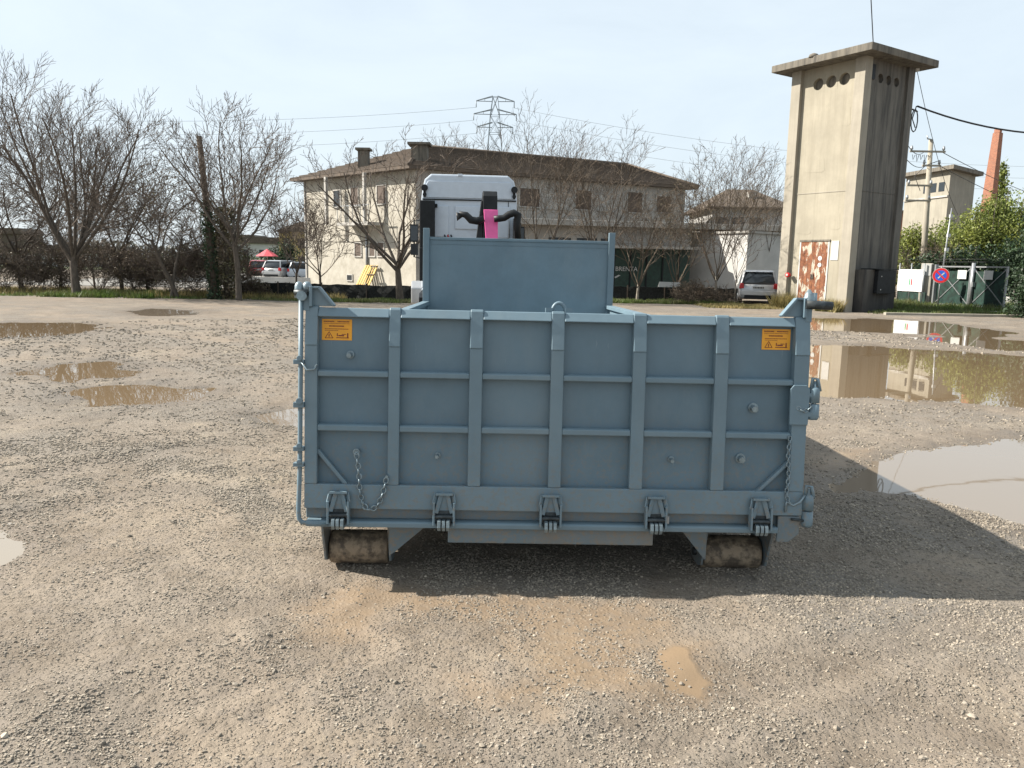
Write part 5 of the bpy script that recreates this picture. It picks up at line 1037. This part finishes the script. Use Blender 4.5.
# utility pole with cross arms
p0 = gx(921, 45); z1 = at(931, 140, 45).z; x1 = at(931, 140, 45).x
t = empty('utility_pole', p0); tag(t, 'old concrete utility pole with cross arms and insulators right of the tower', 'pole')
tx = x1 - p0.x; MB().tube([(0, 0, 0), (tx * .5, 0, z1 * .5), (tx, 0, z1)], [.19, .16, .12], 12).build('shaft', M['conc_trim'], t)
for pya, w0, w1 in ((152, -1.25, .75), (166, -.5, .55), (186, -1.3, .15), (201, -1.35, .1)):
    z = at(929, pya, 45).z; cxp = tx * z / z1; arm = MB().bar((cxp + w0, -.18, z), (cxp + w1, -.18, z), .10, .10).build('cross_arm', M['conc_trim'], t)
    for q in ((w0 + .1), (w1 - .1)): MB().tube([(cxp + q, -.18, z + .05), (cxp + q, -.18, z + .13), (cxp + q, -.18, z + .30)], [.03, .085, .05], 8).build('insulator', M['galv'], arm)
MB().tube([(tx, -.1, z1), (tx - .25, -.1, z1 + .05), (tx - .28, -.1, z1 + .22)], .04, 8).build('pole_cap', M['galv'], t)
m = MB(); z = at(929, 155, 45).z
for q in range(5): m.tube([(tx * .9 - 1.1 + q * .22, -.2, z - .02), (tx * .9 - 1.05 + q * .22, -.22, z - .30 - .1 * (q % 2)), (tx * .9 - .95 + q * .22, -.2, z - .04)], .018, 5)
m.tube([(tx * .8 - .5, -.2, z - 2), (tx * .85 - .9, -.25, z - 1.2), (tx * .9 - .3, -.2, z - .6), (tx * .9 + .5, -.2, z - .3)], .02, 5); m.build('jumper_wires', M['wire'], t)
for k, (pxa, pya, pxb, pyb, lb_) in enumerate(((924, 152, 905, 140, 'upper wire between the utility pole and the tower'), (925, 166, 900, 150, 'lower wire between the utility pole and the tower'))):
    wire('cable', at(pxa, pya, 45), at(pxb, pyb, 31.5), .3, .016, lb_)
for k, (pya, lb_) in enumerate(((151, 'upper thin wire running right from the utility pole'), (166, 'lower thin wire running right from the utility pole'))): wire('cable', at(940, pya, 45), at(1100, pya + 60, 75), .6, .02, lb_)
p0 = gx(938, 39.5); t = empty('lamp_post', p0); tag(t, 'thin pale post with small fittings in front of the bamboo', 'post'); zp = at(943, 208, 39.5).z; MB().tube([(0, 0, 0), (.12, 0, zp * .6), (.20, 0, zp)], [.045, .04, .025], 8).build('pole', M['galv'], t)
for q, zz in enumerate((zp * .55, zp * .70, zp * .90)): MB().box(.08 + q * .03, .24 + q * .02, -.06, .06, zz, zz + .16).build('fitting', M['letter'], t)
# leaning bare wooden pole on the left
p0 = gx(215, 30.5); pt = at(199, 136, 30.5); t = empty('wooden_pole', p0); tag(t, 'leaning dark wooden pole without wires, ivy on its lower half', 'pole')
dx = pt - p0; MB().tube([(0, 0, -.1), dx * .5 + Vector((.03, 0, 0)), dx], [.15, .13, .10], 10).build('shaft', M['wood'], t)
rg = np.random.default_rng(77); nn = 1500; q = rg.random(nn) ** 1.3 * .62; an = rg.uniform(0, 6.28, nn); C = np.outer(q, np.array(dx)) + np.stack([np.cos(an), np.sin(an), an * 0], -1) * (.14 + rg.random(nn)[:, None] * .13); V, F, v = leaves(rg, C, .06); mesh_np('ivy', V, F, M['leaf_dark'], t, col=dict(v=v))
nn = 2400; q = rg.random(nn) ** .8; an = rg.uniform(0, 6.28, nn); rad = (.25 + .55 * np.sin(q * 3.0)) * rg.random(nn) ** .5; C = np.stack([rad * np.cos(an) + .25, rad * np.sin(an) + .6, q * 3.6], -1)
o = empty('ivy_column', p0); tag(o, 'dark ivy-covered dead stump behind the wooden pole', 'ivy'); V, F, v = leaves(rg, C, .07); mesh_np('foliage', V, F, M['leaf_thin'], o, col=dict(v=v)); MB().tube([(.25, .6, 0), (.28, .6, 1.8), (.2, .6, 3.2)], [.14, .11, .05], 8).build('stem', M['bark'], o)

# ------------------------------------------------------------------ fences
def low_fence(pxa, pxb, Y0, Y1, H, lab):
    a, b = gx(pxa, Y0), gx(pxb, Y1); t = empty('low_fence', a); tag(t, lab, 'fence'); d = b - a; n = max(3, int(d.length / 1.6)); rd = random.Random(int(pxa)); ns = n * 6; V = []; F = []
    for i in range(ns + 1):
        p = d * (i / ns); V.append(p + Vector((0, rd.gauss(0, .03), -.02))); V.append(p + Vector((0, rd.gauss(0, .03), H * .5))); V.append(p + Vector((0, rd.gauss(0, .02), H * rd.uniform(.93, 1.03))))
    for i in range(ns):
        for k in (0, 1): F.append((3 * i + k, 3 * i + 3 + k, 3 * i + 4 + k, 3 * i + 1 + k))
    nm = MB().add(V, F).build('netting', M['net'], t); so_ = nm.modifiers.new('s', 'SOLIDIFY'); so_.thickness = .02
    for i in range(n + 1): p = d * (i / n); MB().bar(p + Vector((0, -.05, 0)), p + Vector((0, -.05, H + .06)), .05).build('post', M['wood'], t)
low_fence(236, 412, 33.5, 32.2, .62, 'low fence wrapped in black netting left of the lorry'); low_fence(590, 738, 35.6, 35.6, .66, 'low fence wrapped in black netting between the container and the silver car')
MB_ = MB().prism([(0, 0), (1.0, .02), (1.02, .22), (.06, .24)], 0, .03, 'y').build('white_board', M['letter']); MB_.location = at(658, 287, 35.2); tag(MB_, 'white board lying along the top of the dark fence', 'board')

# ------------------------------------------------------------------ the big house
HE = 6.87
def q3(px, py, z):
    d = ray(px, py); s = (z - CAM_H) / d[2]; return Vector((d[0] * s, d[1] * s, z))
EA, EB, EC = q3(290, 179, HE), q3(409, 165, HE), q3(699, 187, HE); ED = EA + EC - EB
hs = empty('house', (EB.x, EB.y, 0)); tag(hs, 'large two-storey cream house with a hipped brown tile roof behind the lorry', 'house')
o0 = hs.location.copy(); cen = (EA + EB + EC + ED) / 4
def inset(p, k=.935): return Vector((cen.x + (p.x - cen.x) * k, cen.y + (p.y - cen.y) * k, 0)) - o0
WA, WB, WC, WD = [inset(p) for p in (EA, EB, EC, ED)]
# ground points where the pillars and walls stand
def wallquad(a, b, z0, z1, m, name, parent=hs, th=.25):
    d = (b - a); l = d.length; u = d / l; n = Vector((u.y, -u.x, 0)); Mx = Matrix(((u.x, -n.x, 0, a.x), (u.y, -n.y, 0, a.y), (0, 0, 1, 0), (0, 0, 0, 1)))
    return MB().box(0, l, 0, th, z0, z1, Mx).build(name, m, parent), Mx, l
wl_, MLh, lL = wallquad(WA, WB, 0, HE - .004, M['cream'], 'side_wall'); wr_, MRh, lR = wallquad(WB, WC, 0, HE - .006, M['greywall_shade'], 'front_wall')  # front wall takes the greyer render, its shade painted in
wallquad(WC, WD, 0, HE - .004, M['greywall_shade'], 'rear_wall'); wallquad(WD, WA, 0, HE - .006, M['greywall_shade'], 'rear_wall')
# roof: hip with eave board; tiles in courses
R1 = EB.lerp(EC, .20) + (ED - EC) * -.0; ridge_z = HE + 2.1
m1 = EA.lerp(EB, .5); m2 = ED.lerp(EC, .5); RA = m1.lerp(m2, .22); RB = m1.lerp(m2, .86); RA.z = RB.z = ridge_z; RA = q3(424, 148, ridge_z).lerp(RA, .35); RB = q3(646, 168, ridge_z).lerp(RB, .35); RA.z = RB.z = ridge_z
m = MB(); P = [p - o0 for p in (EA, EB, EC, ED, RA, RB)]; lo = [p - Vector((0, 0, .16)) for p in P[:4]]; m.add(P + lo, [(0, 1, 4), (1, 2, 5, 4), (2, 3, 5), (3, 0, 4, 5), (0, 1, 7, 6), (1, 2, 8, 7), (2, 3, 9, 8), (3, 0, 6, 9), (6, 7, 8, 9)]); roof = m.build('roof', M['tile'], hs)
def courses(a, b, ra, rb, n):
    # overlapping tile courses as raised stepped strips
    mb = MB(); nn = (b - a).cross(ra - a).normalized(); 
    if nn.z < 0: nn = -nn
    for i in range(n):
        t0, t1 = i / n, (i + 1) / n; p0, p1 = a.lerp(ra, t0), b.lerp(rb, t0); q0, q1 = a.lerp(ra, t1), b.lerp(rb, t1)
        mb.add([p0 + nn * .07, p1 + nn * .07, q1 + nn * .012, q0 + nn * .012, p0 + nn * .005, p1 + nn * .005], [(0, 1, 2, 3), (4, 5, 1, 0)])
    o = mb.build('tile_courses', M['tile'], roof); o['kind'] = 'stuff'
courses(P[1], P[2], P[4], P[5], 18); courses(P[0], P[1], P[4], P[4] + Vector((.01, 0, 0)), 14)
MB().tube([P[4] + Vector((0, 0, .03)), P[5] + Vector((0, 0, .03))], .12, 8).build('ridge_tiles', M['tile'], roof); MB().tube([P[5] + Vector((0, 0, .03)), P[2] + Vector((0, 0, .05))], .10, 8).build('hip_tiles', M['tile'], roof); MB().tube([P[4] + Vector((0, 0, .03)), P[1] + Vector((0, 0, .05))], .10, 8).build('hip_tiles', M['tile'], roof)
for px, pyb, pyt, Y, w in ((364, 166, 148, 48.5, .62), (420, 160, 143, 46.0, .9)):
    b_ = at(px, pyb, Y) - o0; zt2 = at(px, pyt, Y).z; c = MB().box(b_.x - w / 2, b_.x + w / 2, b_.y - w / 2, b_.y + w / 2, b_.z - .7, zt2 - .16).build('chimney', M['conc_roof'], roof)
    MB().box(b_.x - w * .72, b_.x + w * .72, b_.y - w * .72, b_.y + w * .72, zt2 - .156, zt2 - .03).build('chimney_cap', M['conc_roof'], c)
def wcol(Mx, l, px):   # position along a wall for a pixel column (at mid height)
    best = min((abs(512 + FPX * (np.array((Mx @ Vector((t * l, 0, 0)) + o0)) + np.array([0, 0, 1.5])).dot(AR) / (np.array((Mx @ Vector((t * l, 0, 0)) + o0)) + np.array([0, 0, 1.5])).dot(AF) - px), t * l) for t in [k / 200 for k in range(201)]); return best[1]
def wz(Mx, x, px, py):
    w = Mx @ Vector((x, 0, 0)) + o0; return at(px, py, w.y).z
def window(Mx, l, px0, px1, py0, py1, m='shutter', frame='ledge', parent=hs):
    x0, x1 = wcol(Mx, l, px0), wcol(Mx, l, px1); 
    if x1 - x0 < .3: x1 = x0 + .7
    z1, z0 = wz(Mx, x0, px0, py0), wz(Mx, x0, px0, py1)
    f = MB(); t_ = .07; f.box(x0 - t_, x1 + t_, -.05, .0, z1, z1 + t_, Mx); f.box(x0 - t_, x1 + t_, -.07, .0, z0 - t_, z0, Mx); f.box(x0 - t_, x0, -.05, 0, z0, z1, Mx); f.box(x1, x1 + t_, -.05, 0, z0, z1, Mx); fo = f.build('window', M[frame], parent)
    MB().box(x0, x1, -.02, -.004, z0, z1, Mx).build('pane' if m == 'glass' else 'shutter', M[m], fo); return fo
for a in ((335, 341, 191, 207, 'glass'), (352, 359, 188, 206, 'shutter'), (378, 386, 186, 204, 'shutter'), (355, 361, 243, 256, 'shutter'), (370, 375, 243, 256, 'shutter'), (378, 384, 243, 256, 'shutter'), (347, 352, 275, 280, 'glass')): window(MLh, lL, *a)
# balcony on the side wall and the thin corner columns
x0, x1 = wcol(MLh, lL, 352), wcol(MLh, lL, 384); zb = wz(MLh, x0, 368, 224)
bl_ = MB().box(x0, x1, -1.1, 0, zb - .18, zb, MLh).build('balcony', M['ledge'], hs); 
for i in range(9): xx = x0 + .05 + (x1 - x0 - .1) * i / 8; MB().box(xx - .015, xx + .015, -1.08, -1.05, zb + .003, zb + .95, MLh).build('baluster', M['galv'], bl_)
MB().box(x0, x1, -1.1, -1.04, zb + .953, zb + 1.0, MLh).build('handrail', M['galv'], bl_)
for px in (338, 376):
    x = wcol(MLh, lL, px); MB().box(x - .09, x + .09, -.9, -.72, 3.8, HE - .165, MLh).build('column', M['ledge'], hs)
for px in (305,):
    p = q3(306, 190, HE - .3) - o0; MB().box(p.x - .12, p.x + .12, p.y - .12, p.y + .12, 0, HE - .17).build('column', M['greywall_shade'], hs)
MB().tube([MLh @ Vector((wcol(MLh, lL, 367.5), -.08, 0)), MLh @ Vector((wcol(MLh, lL, 367.5), -.08, 3.9))], .07, 8).build('downpipe', M['galv'], hs)
for a in ((519, 538, 188, 206, 'shutter'), (546, 566, 190, 208, 'ledge'), (575, 590, 190, 209, 'shutter'), (626, 640, 192, 212, 'shutter'), (596, 612, 192, 210, 'ledge'), (655, 668, 196, 212, 'shutter')): window(MRh, lR, *a)
# one-storey wing with a pale ledge, canopy and dark green shopfront
wa, wb = gx(505, 40), gx(782, 43.0)
wg = empty('shop_wing', wa); tag(wg, 'single-storey shop wing with a pale roof ledge and dark green lettered shopfront', 'building')
d = wb - wa; u = d.normalized(); nn = Vector((u.y, -u.x, 0)); MW = Matrix(((u.x, -nn.x, 0, 0), (u.y, -nn.y, 0, 0), (0, 0, 1, 0), (0, 0, 0, 1))); lW = d.length
def wx(px):
    lo_, hi_ = 0, lW
    for _ in range(40):
        mid = (lo_ + hi_) / 2; w = np.array((MW @ Vector((mid, 0, 0)) + wa)); c = 512 + FPX * (w - [0, 0, 0]).dot(AR) / (w).dot(AF) if False else 512 + FPX * np.array([w[0], w[1], 0]).dot(AR) / np.array([w[0], w[1], 0]).dot(AF)
        if c < px: lo_ = mid
        else: hi_ = mid
    return lo_
def wzz(px, py): w = MW @ Vector((wx(px), 0, 0)) + wa; return at(px, py, w.y).z
zl = wzz(600, 221)
MB().box(0, wx(690), .0, 2.2, 0, zl - .3, MW).build('wall', M['greywall_shade'], wg); MB().box(-.3, lW, -.5, 2.6, zl - .296, zl, MW).build('roof_ledge', M['ledge'], wg, .02)
for a, b in ((548, 570), (576, 596), (600, 612)): MB().box(wx(a), wx(b), -.03, -.004, .9, zl - .9, MW).build('window', M['glass'], wg)
MB().box(wx(600), wx(690), -1.2, -.003, wzz(640, 249), wzz(640, 246.5), MW).build('canopy', M['ledge'], wg)
sf = MB().box(wx(600), wx(688), -.25, -.003, .1, wzz(640, 249) - .004, MW).build('shopfront', M['green_shop'], wg)
for a in (612, 628, 644, 660, 676): MB().box(wx(a), wx(a) + .07, -.30, -.252, .1, wzz(640, 250), MW).build('mullion', M['black'], sf)
zt3 = (wzz(622, 265.5) + wzz(622, 272.5)) / 2; tx_ = (wx(604) + wx(634)) / 2
ftext('BRENTA', .33, MW @ Matrix.Translation((wx(624.5), -.33, zt3)) @ RX, M['letter'], 'lettering', sf, .01)
MB().prism([(wx(613), zt3 - .42), (wx(617), zt3 - .30), (wx(619), zt3 - .33), (wx(614), zt3 - .48)], -.33, -.31, 'y', MW).build('swoosh', M['letter'], sf)
for i in range(5): # green, lit display goods behind the fence
    pass
# white blank-walled block and the grey part beside it
xw0, xw1, xw2 = wx(690), wx(744), wx(778); zw = wzz(715, 234)
cB = gx(744, 40.0); uA = Vector((-.6, .8, 0)); uC = Vector((.8, .6, 0)); pA, pB_, pC = cB + uA * 3.7 - wa, cB - wa, cB + uC * 3.2 - wa; zw = at(744, 233, 40).z
MB().prism([(pA.x, pA.y), (pB_.x, pB_.y), (pC.x, pC.y), ((pA + pC - pB_).x, (pA + pC - pB_).y)], 0, zw).build('white_block', M['whitewall'], wg)
pr = [(p - (pA + pC) / 2) * 1.06 + (pA + pC) / 2 for p in (pA, pB_, pC, pA + pC - pB_)]; MB().prism([(p.x, p.y) for p in pr], zw + .003, zw + .12).build('block_roof', M['ledge'], wg)
MB().box(wx(682), wx(716), .7, 2.2, zw * .0 + zl, zl + .004, MW).build('roof_sheet', M['ledge'], wg)
# house further right
t = empty('house', gx(748, 56)); tag(t, 'further house with a low grey roof and white walls left of the tower', 'house'); oz = t.location.copy()
ez = at(720, 207, 56).z; rzp = at(748, 190, 60).z; xL, xR = at(706, 207, 56).x - oz.x, at(795, 207, 56).x - oz.x
MB().box(xL + .5, xR - .3, 0, 7.5, 0, ez - .004).build('wall', M['whitewall'], t)
m = MB(); m.add([(xL, -.6, ez), (xR, -.6, ez), (xR, 8, ez), (xL, 8, ez), (xL + 2.4, 3.7, rzp), (xR - 2.0, 3.7, rzp), (xL, -.6, ez - .14), (xR, -.6, ez - .14), (xR, 8, ez - .14), (xL, 8, ez - .14)], [(0, 1, 5, 4), (1, 2, 5), (2, 3, 4, 5), (3, 0, 4), (0, 1, 7, 6), (1, 2, 8, 7), (2, 3, 9, 8), (3, 0, 6, 9), (6, 7, 8, 9)]); ro_ = m.build('roof', M['tile'], t)
cz = at(771, 193, 58).z; MB().box(xR - 2.9, xR - 2.3, 1.4, 2.0, ez + .3, cz).build('chimney', M['ledge'], ro_)
for px in (722, 738, 756): x = at(px, 215, 56).x - oz.x; MB().box(x - .45, x + .45, -.03, -.004, ez - 1.9, ez - .7).build('window', M['glass'], t)
# yellow boards leaning on the cream wall
lx = wcol(MLh, lL, 372); ll = empty('leaning_boards', o0 + MLh @ Vector((lx, -.5, 0)), math.atan2((WB - WA).y, (WB - WA).x)); tag(ll, 'yellow wooden formwork boards leaning against the cream house wall', 'boards')
for i in range(6): x = -.55 + i * .24; MB().bar((x, -.35, 0), (x + (.10 if i < 3 else 0), .38, 1.35), .15 if i not in (3, 4) else .07, .04, (0, 1, 0)).build('board', M['pallet'], ll)
for z, y in ((1.30, .34), (.8, .08)): MB().bar((.1, y - .05, z), (.80, y - .05, z), .10, .05).build('cross_batten', M['wood'], ll)

# ------------------------------------------------------------------ far left: houses, parasol, walls
t = empty('house', gx(302, 98)); tag(t, 'distant yellow house with brown roof seen past the left end of the cream house', 'house'); z1 = at(300, 232, 98).z; z2 = at(300, 224, 98).z
MB().box(-2.8, 3, 0, 7, 0, z1).build('wall', M['yellowwall'], t); m = MB(); m.prism([(-3.3, z1 + .004), (3.5, z1 + .004), (.1, z2 + .3)], -.5, 7.5, 'y').build('roof', M['tile'], t)
for x in (-1.8, 0, 1.8):
    for zz in (.8, 3.0): MB().box(x - .45, x + .45, -.04, -.003, zz, zz + 1.2).build('window', M['shutter'], t)
for i, (px, Y, w, h, mm, lab) in enumerate(((262, 135, 8, 4.2, 'whitewall', 'distant white house between the straight bare tree and the yellow house'), (235, 150, 9, 5.0, 'greywall_shade', 'distant grey house seen through the straight bare tree'), (70, 110, 13, 1.9, 'whitewall', 'long low white shed behind the largest bare tree'), (12, 115, 8, 1.8, 'whitewall', 'low white shed at the far left behind the thicket'), (-10, 150, 14, 5.5, 'tile', 'distant red-brown barn at the left picture edge'))):
    t = empty('distant_building', gx(px, Y)); tag(t, lab, 'building'); MB().box(-w / 2, w / 2, 0, 6, 0, h).build('wall', M[mm], t); MB().prism([(-w / 2 - .4, h + .004), (w / 2 + .4, h + .004), (w / 2 - .6, h + 1.1), (-w / 2 + .6, h + 1.1)], -.4, 6.4, 'y').build('roof', M['tile'], t)
    for k in range(3): x = -w / 2 + w * (k + .5) / 3; MB().box(x - .4, x + .4, -.04, -.003, h * .35, h * .75).build('window', M['glass'], t)
t = empty('parasol', gx(268, 70)); tag(t, 'small red and white parasol standing behind the dark red car', 'parasol'); MB().tube([(0, 0, 0), (0, 0, 2.45)], .03, 6).build('pole', M['letter'], t)
m = MB(); K = 8; m.add([(0, 0, 2.5)] + [(1.05 * math.cos(k * .785), 1.05 * math.sin(k * .785), 1.85) for k in range(K)], [(0, 1 + k, 1 + (k + 1) % K) for k in range(K)]); m.build('canopy', mat('faded_red_cloth', (0.62, 0.10, 0.12), rough=.8, var=.2, scale=4), t)
yw = MB().box(-26, -9.5, 52, 52.25, 0, .42).build('yard_wall', M['whitewall']); tag(yw, 'long low sunlit wall in front of the far car park', 'wall')

# ------------------------------------------------------------------ pylon and power lines
PY = 165.0; pb_ = gx(493, PY); t = empty('pylon', pb_); tag(t, 'distant steel lattice pylon with three pairs of arms above the house roof', 'pylon')
ztop = at(494, 97, PY).z; m = MB(); lev = [0, 6, 11, 16, 20, 24, 28, 31.5, ztop]; wd = lambda z: 2.6 * (1 - z / ztop) ** 1.1 + .75 if z < ztop - .1 else .5
for i in range(len(lev) - 1):
    a, b = wd(lev[i]), wd(lev[i + 1]); z0, z1 = lev[i], lev[i + 1]
    for sx, sy in ((-1, -1), (1, -1), (1, 1), (-1, 1)): m.bar((sx * a, sy * a, z0), (sx * b, sy * b, z1), .12)
    for s in (-1, 1): m.bar((-a, s * a, z0), (b, s * b, z1), .075); m.bar((a, s * a, z0), (-b, s * b, z1), .075); m.bar((s * a, -a, z0), (s * b, b, z1), .075); m.bar((-b, s * b, z1), (b, s * b, z1), .075)
m.build('mast', M['pylon'], t); arms = []
for py, hw in ((101, 3.9), (114, 4.4), (127, 3.7)):
    z = at(493, py, PY).z; m = MB(); 
    for s in (-1, 1): m.bar((s * .5, -.5, z + .9), (s * hw, 0, z), .13); m.bar((s * .5, .5, z + .9), (s * hw, 0, z), .13); m.bar((s * .6, 0, z - .1), (s * hw, 0, z - .05), .13); m.bar((s * hw * .55, 0, z), (s * hw * .55, 0, z + .45), .08)
    am = m.build('cross_arm', M['pylon'], t)
    for s in (-1, 1): MB().tube([(s * hw, 0, z), (s * hw, 0, z - 1.3)], .09, 6).build('insulator', M['pylon'], am); arms.append((pb_.x + s * hw, PY, z - 1.3, s))
names = ['top', 'middle', 'lowest']
M['farwire'] = mat('far_line_wire', (0.30, 0.33, 0.36), rough=.7, var=.05)
for k, (x, y, z, s) in enumerate(arms):
    if s < 0: b = Vector((x - 150, 150 - 40, z + 1)); 
    else: b = Vector((x + 150, 165 + 40, z - 1))
    b = Vector((x - 190, PY - 30, z + 2)) if s < 0 else Vector((x + 200, PY + 25, z - 2))
    o = wire('power_line', (x, y, z), b, 7, .030, f"{names[k // 2]} power line running {'left' if s < 0 else 'right'} from the pylon", 26); o.data.materials[0] = M['farwire']
